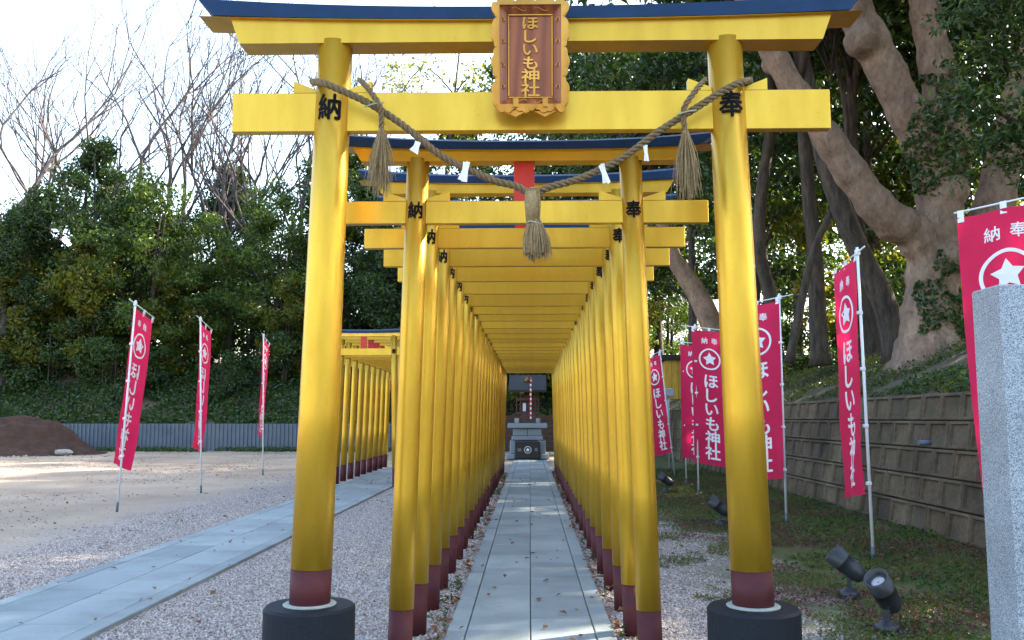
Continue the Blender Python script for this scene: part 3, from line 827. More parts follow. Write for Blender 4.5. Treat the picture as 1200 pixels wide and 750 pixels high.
# ------------------------------------------------------------------ banners
CW, CH = .60, 2.30
def make_banner(base, top, uang, pole_u, label, bow=.03, mirrored=False, cw=CW, group='crimson banners', droop=8, blow=0.0, twist_=0.0, seed=0):
    """base/top: pole ends (world). uang: direction of the crossbar in plan (radians from +X).
       pole_u: where along the cloth the pole stands (0 = left edge as seen from the front, 1 = right edge)."""
    base = Vector(base); top = Vector(top); ax = top - base; L = ax.length; ax.normalize()
    root = thing('banner', label, 'banner', base, 0, group)
    u = Vector((math.cos(uang), math.sin(uang), 0)); u = (u - ax * u.dot(ax) * .9).normalized()
    w = u.cross(ax).normalized()
    dr = R(droop) * (1 if pole_u > .5 else -1); u = u * math.cos(dr) + ax * math.sin(dr)
    MB().tube([ax * .0, ax * L], [.016, .014], 10).build('pole', 'pole_white', root)
    MB().tube([ax * -.05, ax * .14], .019, 10).build('ground_socket', 'socket_grey', root)
    zt = L - .05
    c0 = ax * zt
    us = -cw * pole_u                                # cloth left edge in u
    ext = .16
    bl, br_ = us - .02 - (ext if pole_u < .5 else 0), us + cw + .02 + (ext if pole_u >= .5 else 0)
    MB().tube([c0 + u * bl, c0 + u * br_], .0075, 8).build('crossbar', 'pole_white', root)
    MB().box(tuple(c0), (.045, .045, .06), bev=.006).build('pole_head', 'pole_white', root)
    r = random.Random(seed); ph1, ph2 = r.uniform(0, 6), r.uniform(0, 6)
    off = -.022                                      # the cloth hangs just in front of the pole
    def fn(a, b_, k):
        """a across 0..cw, b_ down 0..CH, k off the surface"""
        t = b_ / CH
        d = bow * t * (math.sin(a / cw * 3.1 + ph1) + .6 * math.sin(a / cw * 6.5 + t * 3 + ph2)) + .011 * math.sin(t * 13 + a * 7 + ph1) * t + .006 * math.sin(a / cw * 19 + t * 4 + ph2) * (1 - t) ** 2
        sh = twist_ * t * t; d += blow * t ** 1.5
        sag = .012 * math.sin(a / cw * math.pi * 2) ** 2 * (1 - t)
        return c0 + u * (us + a - sh * 1.0) - ax * (b_ + .045 + sag) - w * (off - .012) * 0 + w * (-off + d + k) * 1.0
    nx_, ny_ = 10, 40; vs = []; fs = []
    for j in range(ny_ + 1):
        for i_ in range(nx_ + 1): vs.append(fn(i_ / nx_ * cw, j / ny_ * CH, 0))
    for j in range(ny_):
        for i_ in range(nx_): a = j * (nx_ + 1) + i_; fs.append((a, a + 1, a + nx_ + 2, a + nx_ + 1))
    # w = u x up points to the reader's side
    cl = MB().add(vs, fs, True).build('cloth', 'banner_cloth', root)
    f2 = lambda a, b_, k: fn(a, -b_, k)
    s = cw / .60
    for ch, ac in (('納', .36), ('奉', .64)):
        m = MB(); glyph_solid(m, ch, f2, .112 * s, cw * ac, -.17, -.003, .003, .012); m.build('character', 'white_print', cl)
    for k, ch in enumerate('ほしいも神社'):
        m = MB(); glyph_solid(m, ch, f2, .265 * s, cw * .53, -(.87 + k * .243), -.003, .003, .020); m.build('character', 'white_print', cl)
    m = MB(); ring_star(m, f2, cw * .5, -.49, .185 * s, -.003, .003); m.build('star_emblem', 'white_print', cl)
    for a in (.04, .5, .96):
        q = fn(cw * a, 0, 0) + ax * .02; q.z = q.z
        m = MB(); top_ = c0 + u * (us + cw * a)
        hu = u * .022
        m.add([top_ - hu + ax * .010 + w * .009, top_ + hu + ax * .010 + w * .009, top_ + hu - ax * .085 + w * .026, top_ - hu - ax * .085 + w * .026,
               top_ - hu + ax * .010 - w * .009, top_ + hu + ax * .010 - w * .009, top_ + hu - ax * .085 + w * .018, top_ - hu - ax * .085 + w * .018],
              [(0, 1, 2, 3), (4, 7, 6, 5), (0, 4, 5, 1), (3, 2, 6, 7), (0, 3, 7, 4), (1, 5, 6, 2)])
        m.build('hanging_loop', 'pole_white', root)
    for k in range(1, 5):
        q = ax * (zt - .05 - CH * k / 4.2)
        MB().box(tuple(q + w * .008), (.05, .04, .035), bev=.005).build('clip', 'pole_white', root)
    return root
def polepts(bx, by, tx, ty, dY=0.0):
    b_ = G(bx, by); return b_, P(tx, ty, b_.y + dY)
def toff(deg): return R(deg)
# left: seen from behind, so the writing reads mirrored
for (bx, by, tx, ty, ang, bl, lab) in ((137, 600, 159, 352, 85, .13, 'crimson star banner on a leaning pole at the edge of the packed earth'),
                                  (235.5, 578, 235, 371, 89, .16, 'narrow-looking crimson banner on an upright pole between two other banners in the yard'),
                                  (308, 557, 309, 391, 92, .12, 'crimson banner nearly edge-on, close to the golden short row')):
    b_, t_ = polepts(bx, by, tx, ty)
    make_banner(b_, t_, R(ang + 180), 1.0, lab, .03, group='crimson banners on the left yard', droop=14, blow=bl, seed=int(bx))
# right: seen from the front
def at(px, Y): return Vector(((px - 621) / FPX * Y, Y, 0))
def rb_(px, Y, ztop, ang, pole_u, lab, leanx=0, leany=0, bow=.04, tw=0., seed=1, cw=CW):
    b_ = P(px, 500, Y); b_.z = 0; make_banner(b_, (b_.x + leanx, b_.y + leany, ztop), R(ang), pole_u, lab, bow, group='crimson banners below the retaining wall', twist_=tw, seed=seed, cw=cw)
rb_(1250, 6.4, 3.02, -26, 1.0, 'large crimson banner partly hidden behind the square granite post', 0, 0, .035, -.09, 11, .62)
rb_(1017, 8.75, 3.02, -88, 1.0, 'crimson banner hung edgewise beside two black spotlights and the block wall', -.03, 0, .038, 0, 2)
rb_(918, 11.75, 2.98, -30, 1.0, 'crimson banner half hidden by the right pillar of the front gate', 0, 0, .038, 0, 5)
rb_(817, 15.6, 2.98, -12, .10, 'crimson banner facing forward between the tunnel and the front gate pillar', 0, 0, .018, 0, 6)
rb_(803, 18.4, 2.95, -30, .10, 'crimson banner tucked behind the forward facing one', 0, 0, .038, 0, 7)
rb_(790, 21.0, 2.95, -62, 1.0, 'crimson banner on a tilted pole farthest down the bank wall', -.30, 0, .038, 0, 8)

# ------------------------------------------------------------------ granite post
gp = P(1180, 500, 4.05); gx = gp.x
w_ = .245; ztop = zz(333, 4.05, 1172)
m = MB(); a = w_
m.add([(0, 0, -.1), (a, 0, -.1), (a, a, -.1), (0, a, -.1), (0, 0, ztop - .006), (a, 0, ztop - .006), (a, a, ztop - .006), (0, a, ztop - .006), (.006, .006, ztop), (a - .006, .006, ztop), (a - .006, a - .006, ztop), (.006, a - .006, ztop)],
      [(3, 2, 1, 0), (8, 9, 10, 11)] + [(i, (i + 1) % 4, (i + 1) % 4 + 4, i + 4) for i in range(4)] + [(i + 4, (i + 1) % 4 + 4, (i + 1) % 4 + 8, i + 8) for i in range(4)])
o = m.build('stone_post', 'granite_post', None, (gx, 4.05, 0)); tag(o, 'tall square post of speckled grey granite', 'stone post')

# ------------------------------------------------------------------ spotlights
def spotlight(loc, rz, tilt, label, s=1.0, cords=True):
    t = thing('spotlight', label, 'spotlight', loc, rz, 'black garden spotlights'); t.scale = (s, s, s)
    MB().lathe([(.075, -.01), (.078, .045), (.07, .055), (.05, .058), (.045, .075), (.0, .076)], 24).build('base', 'lamp_metal', t)
    m = MB().box((0, 0, .14), (.05, .024, .15), bev=.005); m.box((0, -.02, .185), (.06, .012, .07), bev=.003)
    m.tube([(-.042, 0, .20), (.042, 0, .20)], .011, 10); m.build('bracket', 'lamp_metal', t)
    M = Matrix.Translation((0, 0, .225)) @ Matrix.Rotation(tilt, 4, 'X') @ Matrix.Translation((0, 0, -.05))
    prof = [(0, -.085), (.03, -.08), (.052, -.06), (.064, -.025), (.070, .03), (.072, .10), (.0745, .101), (.0745, .106), (.073, .108), (.075, .20), (.062, .2), (.056, .165), (.05, .16), (0, .16)]
    h = MB().lathe(prof, 28, M).build('housing', 'lamp_metal', t)
    MB().lathe([(0, .161), (.035, .163), (.048, .1615)], 20, M).build('lens', 'lens', h)
    if cords:
        for sx in (-1, 1):
            MB().tube(spline([(sx * .05, 0, .03), (sx * .10, -.01, .035), (sx * .135, -.03, .02), (sx * .15, -.06, -.005)], 12), .0085, 8).build('cable', 'lamp_metal', t)
spotlight(G(1040, 742), R(-52), R(42), 'black spotlight tipped toward the path, lens in view, in front of its twin', 1.05)
spotlight(G(996, 701), R(-104), R(50), 'black spotlight turned sideways among the moss behind its twin', 1.05)
spotlight(G(845, 617), R(-100), R(52), 'black spotlight beside the right pillar of the front gate', 1.05)
spotlight(G(781, 578), R(-100), R(55), 'black spotlight beside the far part of the tunnel', 1.05)

# ------------------------------------------------------------------ altar and little shrine at the end
AY = 30.0; k_ = AY / FPX
def ax_(px): return P(px, 500, AY).x
def az(py): return P(618, py, AY).z
alt = thing('stone_altar', 'grey stone altar with dark granite front panel at the end of the main path', 'altar', (ax_(618.5), AY, 0))
def apart(nm, x0, x1, y0, y1, dpt, mat, yoff=0, par=None, bev=.02):
    w = (x1 - x0) * k_; xc = ((x0 + x1) / 2 - 618.5) * k_; z0, z1 = az(y1), az(y0)
    return MB().box((xc, yoff, (z0 + z1) / 2), (w, dpt, z1 - z0), bev=bev).build(nm, mat, par or alt)
apart('cap_slab', 595.5, 641, 496, 501.5, 1.3, 'base_granite')
for a, b_ in ((601.5, 618.0), (618.4, 634.5)): apart('body_stone', a, b_, 501.8, 510.3, 1.0, 'base_granite')
apart('middle_slab', 600, 636, 510.5, 515.5, 1.1, 'base_granite')
for a, b_ in ((598, 606), (630, 639)): apart('leg_stone', a, b_, 515.7, 531, 1.0, 'base_granite')
apart('core', 604, 632, 515.7, 535, .9, 'dark_granite')
for a, b_ in ((594.5, 604), (632.5, 642.5)): apart('foot_stone', a, b_, 531.2, 537, 1.5, 'base_granite')
for a, b_ in ((603.5, 608.5), (628, 633)): apart('corner_stone', a, b_, 490, 495.9, .3, 'base_granite', -.4)
box = apart('front_panel', 603.8, 632.2, 516, 536.5, .35, 'dark_granite', -.72)
f3 = lambda u, v, w: (u, -.90 - w, az(526) + v)
m = MB(); ring_star(m, f3, 0, 0, .115, 0, .004); m.build('star_emblem', 'white_print', box)
for ch, q in (('納', -.27), ('奉', .27)):
    m = MB(); glyph_solid(m, ch, f3, .13, q, 0, 0, .004, 0); m.build('character', 'base_granite', box)
sh = thing('wooden_shrine', 'small red-brown wooden shrine house with a dark sloping roof on the altar', 'shrine', (ax_(618.5), AY + .15, az(496)))
zb_ = az(496)
def sp(nm, x0, x1, y0, y1, dpt, mat, yoff=0, par=None):
    w = (x1 - x0) * k_; xc = ((x0 + x1) / 2 - 618.5) * k_; z0, z1 = az(y1) - zb_, az(y0) - zb_
    return MB().box((xc, yoff, (z0 + z1) / 2), (w, dpt, z1 - z0), bev=.006).build(nm, mat, par or sh)
for j in range(4): sp('step', 610.5, 628, 495.6 - (j + 1) * 2.6, 495.6 - j * 2.6, .12, 'red_wood', -.55 + j * .11)
sp('floor', 604, 633, 483, 485.2, .7, 'red_wood', .1)
wl_ = sp('wall', 609, 629, 463, 483, .5, 'red_wood', .15)
for a in (605.5, 610.2, 627.2, 631): sp('post', a - .7, a + .7, 462, 483, .05, 'red_wood', -.16)
sp('rail', 604, 611, 474, 475.2, .04, 'red_wood', -.2); sp('rail', 626, 633, 474, 475.2, .04, 'red_wood', -.2)
for a, b_ in ((611.8, 617.3), (620, 625.5)):
    d = sp('door', a, b_, 471, 483, .03, 'red_wood', -.115); sp('door_panel', a + .9, b_ - .9, 472.5, 482, .012, 'paper' if a < 615 else 'dark_roof', -.14, d)
sp('lintel', 606, 631, 466.5, 469.5, .06, 'red_wood', -.2)
m = MB(); zr0, zr1 = az(460) - zb_, az(439) - zb_; hwid = 21.5 * k_
m.add([(-hwid, -.75, zr0), (hwid, -.75, zr0), (hwid, -.75, zr0 + .07), (-hwid, -.75, zr0 + .07), (-hwid, .15, zr1), (hwid, .15, zr1), (-hwid, .9, zr0 + .1), (hwid, .9, zr0 + .1), (-hwid, .15, zr1 - .1), (hwid, .15, zr1 - .1)],
      [(0, 1, 2, 3), (3, 2, 5, 4), (4, 5, 7, 6), (0, 8, 9, 1), (8, 6, 7, 9), (0, 3, 4, 8), (8, 4, 6), (1, 9, 5, 2), (9, 7, 5)])
m.build('roof', 'dark_roof', sh)
# bell rope
bl_ = thing('bell_rope', 'red and white striped bell rope hanging before the little shrine', 'bell rope', (ax_(622), AY - .75, az(491)))
b0, b1 = 0, az(443) - az(491)
for j in range(18):
    z0 = b1 * j / 18; z1 = b1 * (j + 1) / 18
    MB().tube([(0, 0, z0 + .002), (.006, 0, (z0 + z1) / 2), (0, 0, z1)], .028, 8).build('stripe', 'red_paint' if j % 2 else 'white_print', bl_)
MB().lathe([(0, -.11), (.07, -.09), (.10, -.02), (.09, .05), (.04, .09), (0, .10)], 16, Matrix.Translation((-4 * k_, 0, az(446.5) - az(491)))).build('bell', 'bronze', bl_)
# plank fence
fn_ = thing('plank_fence', 'dark brown plank fence behind the altar', 'fence', (0, 33.2, 0))
for j in range(7):
    MB().box((.2, random.uniform(-.004, .004), .22 + j * .19), (8.4, .03, .178), bev=.004).build('plank', 'fence_wood', fn_)
for j in range(6): MB().box((-3.8 + j * 1.6, .05, .75), (.09, .07, 1.55), bev=.005).build('post', 'fence_wood', fn_)

# ------------------------------------------------------------------ gold hut and box by the bank
hy = 29.0; hx0, hx1 = P(779, 430, hy).x, P(947, 430, hy).x; hz0, hz1 = zz(453, hy, 860), zz(422, hy, 860)
hut = thing('gold_shed', 'long low gold plank shed under a dark roof behind the banners', 'shed', ((hx0 + hx1) / 2, hy, hz0))
nb = 22; wp = (hx1 - hx0) / nb
for j in range(nb): MB().box(((j + .5) * wp - (hx1 - hx0) / 2, random.uniform(-.006, .006), (hz1 - hz0) / 2 - .2), (wp - .012, .03, hz1 - hz0 + .4)).build('plank', 'hut_wood', hut)
MB().box((0, .9, (hz1 - hz0) / 2 - .2), (hx1 - hx0 - .1, 1.7, hz1 - hz0 + .38)).build('body', 'hut_wood', hut)
m = MB(); a = (hx1 - hx0) / 2 + .12; zr = hz1 - hz0
m.add([(-a, -.2, zr + .003), (a, -.2, zr + .003), (a, 2.0, zr + .003), (-a, 2.0, zr + .003), (-a, -.2, zr + .16), (a, -.2, zr + .16), (a, 2.0, zr + .32), (-a, 2.0, zr + .32)], [(0, 3, 2, 1), (4, 5, 6, 7), (0, 1, 5, 4), (1, 2, 6, 5), (2, 3, 7, 6), (3, 0, 4, 7)])
m.build('roof', 'dark_roof', hut)
jb = G(785, 556); jb = Vector((jb.x + .1, 24, 0)); jx = P(783, 460, 24)
j_ = thing('junction_box', 'pale grey utility box on a thin post beside the farthest banner', 'utility box', (jx.x, 24, 0))
MB().tube([(0, 0, -.05), (0, 0, jx.z)], .03, 10).build('post', 'box_grey', j_)
m = MB().box((0, -.02, jx.z), (.27, .14, .22), bev=.012); m.build('cabinet', 'box_grey', j_)
MB().box((0, -.095, jx.z), (.22, .008, .17), bev=.003).build('door', 'box_grey', j_)

# ------------------------------------------------------------------ trees
def trunk_tube(mb, pts, r0, r1, n=9, seg=14, wob=.0):
    pp = spline(pts, seg); k = len(pp)
    rr = [(r0 + (r1 - r0) * (i / (k - 1)) ** .85) * (1 + wob * math.sin(i * 1.7 + r0 * 40)) for i in range(k)]
    rr[0] *= 1.25
    mb.tube(pp, rr, n)
    return pp
def evergreen(seed, height, width, z_lo, nclump, per, leaf, mat, trunk_r=.16, top_round=.5, bark_='bark_dark', stems=1):
    """returns (trunk mesh, crown mesh)"""
    r = random.Random(seed); tm = MB(); cc = []; cr = []
    for s in range(stems):
        lx, ly = r.uniform(-.12, .12) * height, r.uniform(-.12, .12) * height
        ox, oy = (r.uniform(-.4, .4), r.uniform(-.4, .4)) if stems > 1 else (0, 0)
        axis = trunk_tube(tm, [(ox, oy, -.6), (ox + lx * .15, oy + ly * .2, height * .25), (ox + lx * .6, oy + ly * .5, height * .6), (ox + lx, oy + ly, height * .95)], trunk_r, trunk_r * .2, 9, 12, .03)
        for b in range(9 // stems + 3):
            t = r.uniform(max(.18, z_lo / height), .92); p = axis[int(t * 12)]; a = r.uniform(0, 6.283)
            rel = (t * height - z_lo) / max(height - z_lo, .1)
            reach = width * .5 * max(.25, math.sin(min(1, max(.12, rel + top_round * .35)) * math.pi * .86)) * r.uniform(.6, 1)
            e = p + Vector((math.cos(a) * reach, math.sin(a) * reach, reach * r.uniform(.25, .7)))
            tm.tube([p, p.lerp(e, .5) + Vector((0, 0, reach * .08)), e], [trunk_r * .42 * (1 - t * .5), trunk_r * .22, trunk_r * .06], 6)
            for q in (.55, .8, 1.0):
                cc.append(tuple(p.lerp(e, q) + Vector((r.uniform(-.3, .3), r.uniform(-.3, .3), r.uniform(-.1, .4))))); cr.append(r.uniform(.45, .85) * width * .14 + .25)
    while len(cc) < nclump:
        a = r.uniform(0, 6.283); rel = r.random() ** .85; zc = z_lo + rel * (height - z_lo)
        prof = max(.16, math.sin(min(1, rel * .88 + .14) * math.pi) ** .7)
        rad = width * .5 * prof * math.sqrt(r.uniform(.15, 1)) * r.uniform(.8, 1.12)
        cc.append((math.cos(a) * rad, math.sin(a) * rad, zc)); cr.append(r.uniform(.35, .8) * width * .13 + .2)
    cc = cc[:nclump]; cr = cr[:nclump]
    pts = clump_points(cc, cr, [int(per * r.uniform(.6, 1.4)) for _ in cc])
    v, f = leaves(pts, leaf, .5, .52)
    return tm.mesh('trunk', bark_), fast_mesh('crown', v, f, mat)
def place(proto, loc, rz, s, label, group, name='tree', sz=None):
    t = thing(name, label, 'tree' if 'shrub' not in name else 'shrub', loc, rz, group); t.scale = (s, s, sz or s)
    link('trunk', proto[0], t); c = link('crown', proto[1], t); return t
EA = [evergreen(10 + i, 10.5, 6.5, .8, 125, 160, .20, 'leaf_dark', .15, stems=2) for i in range(3)]
EM = [evergreen(20 + i, 10.2, 6.0, .8, 84, 125, .20, 'leaf_mid', .13, stems=2) for i in range(2)]
EC = [evergreen(30 + i, 14.5, 8.0, 5.2, 105, 95, .24, 'leaf_dark', .22) for i in range(3)]
EY = [evergreen(40 + i, 7.0, 5.5, .5, 85, 85, .24, 'leaf_yellow', .10, stems=3) for i in range(2)]
SHR = [evergreen(50 + i, 2.3, 2.6, .1, 26, 70, .15, 'leaf_ground' if i else 'leaf_dark', .03, stems=3) for i in range(2)]
r = random.Random(9)
LAND = [(-60, 'left of the soil heap'), (40, 'over the soil heap'), (110, 'between the soil heap and the leaning banner'), (165, 'over the leaning banner'), (215, 'between the leaning and the upright banner'),
        (260, 'over the upright banner'), (310, 'over the edge-on banner'), (365, 'behind the left pillar of the front gate'), (430, 'over the short torii row'), (500, 'behind the left tunnel pillars'),
        (560, 'behind the tunnel, left of its axis'), (620, 'in line with the tunnel'), (690, 'behind the right tunnel pillars'), (760, 'behind the farthest banner'), (830, 'over the forward facing banner'),
        (890, 'by the right pillar of the front gate'), (940, 'over the half hidden banner'), (1000, 'over the edgewise banner'), (1090, 'behind the great forked tree'), (1180, 'over the granite post'), (1300, 'right of the granite post'), (1600, 'far along the bank past the granite post')]
def where(x, y):
    px = 621 + FPX * x / max(y, 1); return min(LAND, key=lambda q: abs(q[0] - px))[1]
for i, x in enumerate(np.arange(-37, 5.5, 3.1)):
    y = 43.2 + r.uniform(-1.4, 1.4)
    big = .96 + .16 * math.sin(x * .55) + r.uniform(-.06, .06)
    place((EA[0], EM[0], EM[1], EA[1], EM[0])[(i * 2) % 5], (x + r.uniform(-.6, .6), y, float(left_z(x, y)) - .1), r.uniform(0, 6.28), big, ('dark leafy' if (i * 2) % 5 in (0, 3) else 'lighter green leafy') + ' evergreen in the front row ' + where(x, y), 'evergreens on the wooded slope', 'evergreen_tree')
for i, x in enumerate(np.arange(-42, 10, 4.2)):
    y = 50 + r.uniform(-2, 2)
    place((EM + EA)[(i * 3) % 5], (x + r.uniform(-.8, .8), y, float(left_z(x, y)) - .1), r.uniform(0, 6.28), 0.96 + r.uniform(-.1, .16), ('lighter green' if (i * 3) % 5 < 2 else 'dark') + ' evergreen in the rear row ' + where(x, y), 'evergreens behind the front row on the slope', 'evergreen_tree')
for i, x in enumerate(np.arange(-27, 4.5, 2.5)):
    y = 40.3 + r.uniform(-.5, .8)
    place(SHR[i % 2], (x + r.uniform(-.6, .6), y, float(left_z(x, y)) - .1), r.uniform(0, 6.28), r.uniform(.8, 1.25), 'low leafy shrub above the ribbed wall ' + where(x, y), 'shrubs above the ribbed wall', 'shrub')
for px, y, s in ((95, 41.8, .95), (200, 42.3, .8), (335, 41.5, .7), (20, 42.5, .85)):
    x = (px - 621) / FPX * y
    place(EY[px % 2], (x, y, float(left_z(x, y)) - .1), px, s, 'yellowing tree before the evergreens ' + where(x, y), 'yellowing trees on the slope', 'leafy_tree')
for x, y, s in ((-3.2, 38.6, .78), (-.4, 38.9, .72), (2.3, 38.4, .8), (3.9, 40.5, .85)):
    place(EY[int(x) % 2], (x, y, float(left_z(x, y)) - .1), x, s, 'yellow-green sunlit tree behind the plank fence ' + where(x, y), 'sunlit trees behind the shrine', 'leafy_tree')
for i, x in enumerate(np.arange(-46, 12, 4.6)):
    y = 57 + r.uniform(-2, 2)
    place((EA + EM)[(i * 3 + 1) % 5], (x, y, float(left_z(x, y)) - .3), r.uniform(0, 6.28), 0.8 + r.uniform(-.1, .1), 'evergreen in the deepest row of the slope ' + where(x, y), 'evergreens deepest on the slope', 'evergreen_tree')
for i, x in enumerate(np.arange(-34, 5, 2.9)):
    y = 46.3 + r.uniform(-.8, .8)
    place(SHR[0], (x, y, float(left_z(x, y)) - .2), r.uniform(0, 6.28), r.uniform(1.5, 2.0), 'dark tall shrub under the evergreens ' + where(x, y), 'tall shrubs under the evergreens', 'shrub')
for x, y, s_, pr in ((1.8, 45.5, 1.3, 0), (4.6, 42.5, 1.2, 1), (-1.6, 52, 1.25, 2), (6.8, 47, 1.35, 0)):
    place(EC[pr], (x, y, float(left_z(x, y)) - .2), r.uniform(0, 6.28), s_, 'very tall dark tree rising behind the plank fence ' + where(x, y), 'very tall trees behind the plank fence', 'tall_tree')
SPY = evergreen(77, 19, 8, 9, 46, 34, .24, 'leaf_yellow', .2)
for x, y, s_ in ((-5.2, 47, 1.05), (-8.6, 52, 1.0)):
    place(SPY, (x, y, float(left_z(x, y)) - .2), x, s_, 'thin yellowing tree with sparse leaves ' + where(x, y), 'sparse yellowing trees', 'leafy_tree')
# the wood on the right bank
right = [(9.2, 24.5), (12.4, 21), (11.0, 27.5), (14.6, 25.5), (7.4, 30.5), (9.8, 33), (6.6, 36.5), (10.4, 38.5), 
         (12.8, 15.5), (16.2, 18.5), (15.2, 11.5), (19.5, 14.5), (20.5, 22), (11.8, 8.5), (17.5, 6.5), (12.5, 3.5), (8.8, 42), (4.2, 43.5)]
for i, (x, y) in enumerate(right):
    s = r.uniform(.92, 1.14)
    place(EC[i % 3], (x, y, float(right_z(x, y)) - .1), r.uniform(0, 6.28), s, 'tall dark bare-trunked tree in the wood ' + where(x, y), 'tall trees in the wood on the bank', 'tall_tree', s * r.uniform(.95, 1.1))
for i in range(13):
    x = (r.uniform(15, 30), r.uniform(9, 19))[i % 2]; y = (16 if i % 2 == 0 else 27) + i * 1.4 + r.uniform(-1, 1)
    place((EY[0], EY[1], EM[0])[i % 3], (x, y, float(right_z(x, y)) - .1), r.uniform(0, 6.28), r.uniform(.75, 1.2) * (.75 if i % 3 == 2 else 1), 'yellow-green understorey tree among the trunks ' + where(x, y), 'understorey trees in the wood', 'leafy_tree')
for i in range(11):
    x = r.uniform(7, 13); y = 22 + i * 1.9
    place(SHR[i % 2], (x, y, float(right_z(x, y)) - .1), r.uniform(0, 6.28), r.uniform(.7, 1.1), 'leafy shrub at the foot of the wood ' + where(x, y), 'shrubs on the bank', 'shrub')

# bare trees against the sky
def bare(seed, height):
    r = random.Random(seed); m = MB()
    def grow(p, d, L, rad, depth):
        n = 4; pts = [p]; q = p; dd = d.copy()
        for i in range(n):
            dd = (dd + Vector((r.uniform(-.16, .16), r.uniform(-.16, .16), r.uniform(-.02, .12)))).normalized(); q = q + dd * L / n; pts.append(q)
        m.tube(pts, [rad * (1 - .45 * i / n) for i in range(n + 1)], 7 if depth < 2 else (5 if depth < 4 else 3), False)
        if depth >= 5: return
        k = r.choice((2, 3, 3)) if depth else 4
        for j in range(k):
            a = r.uniform(0, 6.283); sp_ = r.uniform(.28, .68)
            o_ = dd.orthogonal().normalized(); o_.rotate(Matrix.Rotation(a, 3, dd))
            nd = (dd * math.cos(sp_) + o_ * math.sin(sp_) + Vector((0, 0, .12))).normalized()
            st = pts[-1] if j < 2 else pts[r.choice((2, 3))]
            grow(st, nd, L * r.uniform(.62, .85), rad * r.uniform(.5, .66), depth + 1)
    grow(Vector((0, 0, -.5)), Vector((0, 0, 1)), height * .30, height * .0098, 0)
    return m.mesh('trunk', 'bark_bare')
BT = [bare(s, 22) for s in (3, 8, 12, 17)]
for i, (px, y, hh, lab) in enumerate(((6, 41.5, 1.15, 'bare leafless tree rising highest over the wooded slope behind the soil heap'), (60, 47, .95, 'slender bare leafless tree right behind the soil heap'),
        (150, 44, .98, 'bare leafless tree with a wide fan of twigs above the leaning banner'), (205, 46, 1.0, 'bare leafless tree with forked limbs above the upright banner'),
        (322, 47.5, .95, 'bare leafless tree under the left end of the front gate beam'), (265, 46, .98, 'thin bare leafless tree far back between two forked bare trees'),
        (350, 47, 1.0, 'bare leafless tree beside the left pillar of the front gate'), (470, 48, 1.0, 'bare leafless tree seen behind the front gate lintel'), (110, 50, .95, 'faint bare leafless tree far behind the leaning banner'))):
    x = P(px, 400, y).x
    t = thing('bare_tree', lab, 'tree', (x, y, float(left_z(x, y))), i * 1.9, 'bare trees on the wooded slope'); t.scale = (hh,) * 3
    link('trunk', BT[i % 4], t)

# the great forked tree on the bank
BY = 15.6
def bp(px, py, dy=0.0): return P(px, py, BY + dy)
limbs = [([(1093, 440), (1092, 405), (1092, 350), (1097, 290), (1102, 235), (1100, 190)], [.84, .60, .46, .41, .40, .37]),
         ([(1100, 320), (1070, 272), (1040, 255), (1000, 205), (968, 160), (925, 95), (890, 30), (850, -60)], [.33, .35, .34, .29, .26, .24, .22, .16]),
         ([(1102, 240), (1085, 180), (1062, 130), (1035, 75), (1005, 20), (980, -40), (960, -120)], [.35, .34, .33, .32, .30, .28, .2]),
         ([(1105, 230), (1112, 160), (1100, 90), (1085, 20), (1070, -60), (1060, -150)], [.42, .36, .30, .27, .24, .15]),
         ([(1090, 330), (1140, 290), (1165, 235), (1180, 170), (1200, 90), (1230, 0)], [.32, .35, .34, .30, .26, .2]),
         ([(1070, 425), (1050, 440)], [.30, .05]), ([(1115, 425), (1140, 440)], [.32, .05]), ([(1085, 430), (1076, 447)], [.3, .05]), ([(1100, 430), (1112, 446)], [.26, .05])]
bigt = thing('great_tree', 'huge smooth grey-brown tree forking into thick limbs on the bank', 'tree', (bp(1093, 425).x, BY, 2.2))
bo = Vector(bigt.location)
m = MB(); dys = [0, -.9, -.3, .5, .9, -.5, -.3, -.7, -.9]
for (pl_, rr), dy in zip(limbs, dys):
    k = len(pl_)
    c = [bp(x, y, dy * (i / (k - 1))) - bo for i, (x, y) in enumerate(pl_)]
    pts = spline(c, 10 * (k - 1)); nn = len(pts)
    rad = np.interp(np.linspace(0, 1, nn), np.linspace(0, 1, k), rr)
    rad = [q * (1 + .05 * math.sin(i * .8 + dy * 5) + .04 * math.sin(i * 1.9)) for i, q in enumerate(rad)]
    m.tube(pts, rad, 14)
for (a, b_, s) in ((1045, 264, .34), (905, 75, .24), (1008, 48, .30), (1118, 300, .28)):     # burls
    m.lathe([(0, -s), (s * .7, -s * .7), (s, 0), (s * .7, s * .7), (0, s)], 12, Matrix.Translation(bp(a, b_, -.35 if a != 1045 else -.2) - bo))
tmp = m.build('tmp', 'bark_smooth')
md = tmp.modifiers.new('r', 'REMESH'); md.mode = 'VOXEL'; md.voxel_size = .045
sm = tmp.modifiers.new('s', 'SMOOTH'); sm.iterations = 9; sm.factor = .6
bpy.context.view_layer.update()
me = bpy.data.meshes.new_from_object(tmp.evaluated_get(bpy.context.evaluated_depsgraph_get()))
bpy.data.objects.remove(tmp)
co = np.empty(len(me.vertices) * 3, np.float32); me.vertices.foreach_get('co', co); co = co.reshape(-1, 3)
no = np.empty(len(me.vertices) * 3, np.float32); me.vertices.foreach_get('normal', no); no = no.reshape(-1, 3)
fl = co * np.array([1, 1, .35])
co2 = co + no * (.032 * snoise(fl, 2.2, 1) + .015 * snoise(fl, 7, 2) + .010 * snoise(co * np.array([1, 1, .25]), 22, 3))[:, None]
me.vertices.foreach_set('co', co2.ravel()); me.polygons.foreach_set('use_smooth', np.ones(len(me.polygons), bool)); me.update()
me.name = 'trunk'; link('trunk', me, bigt)
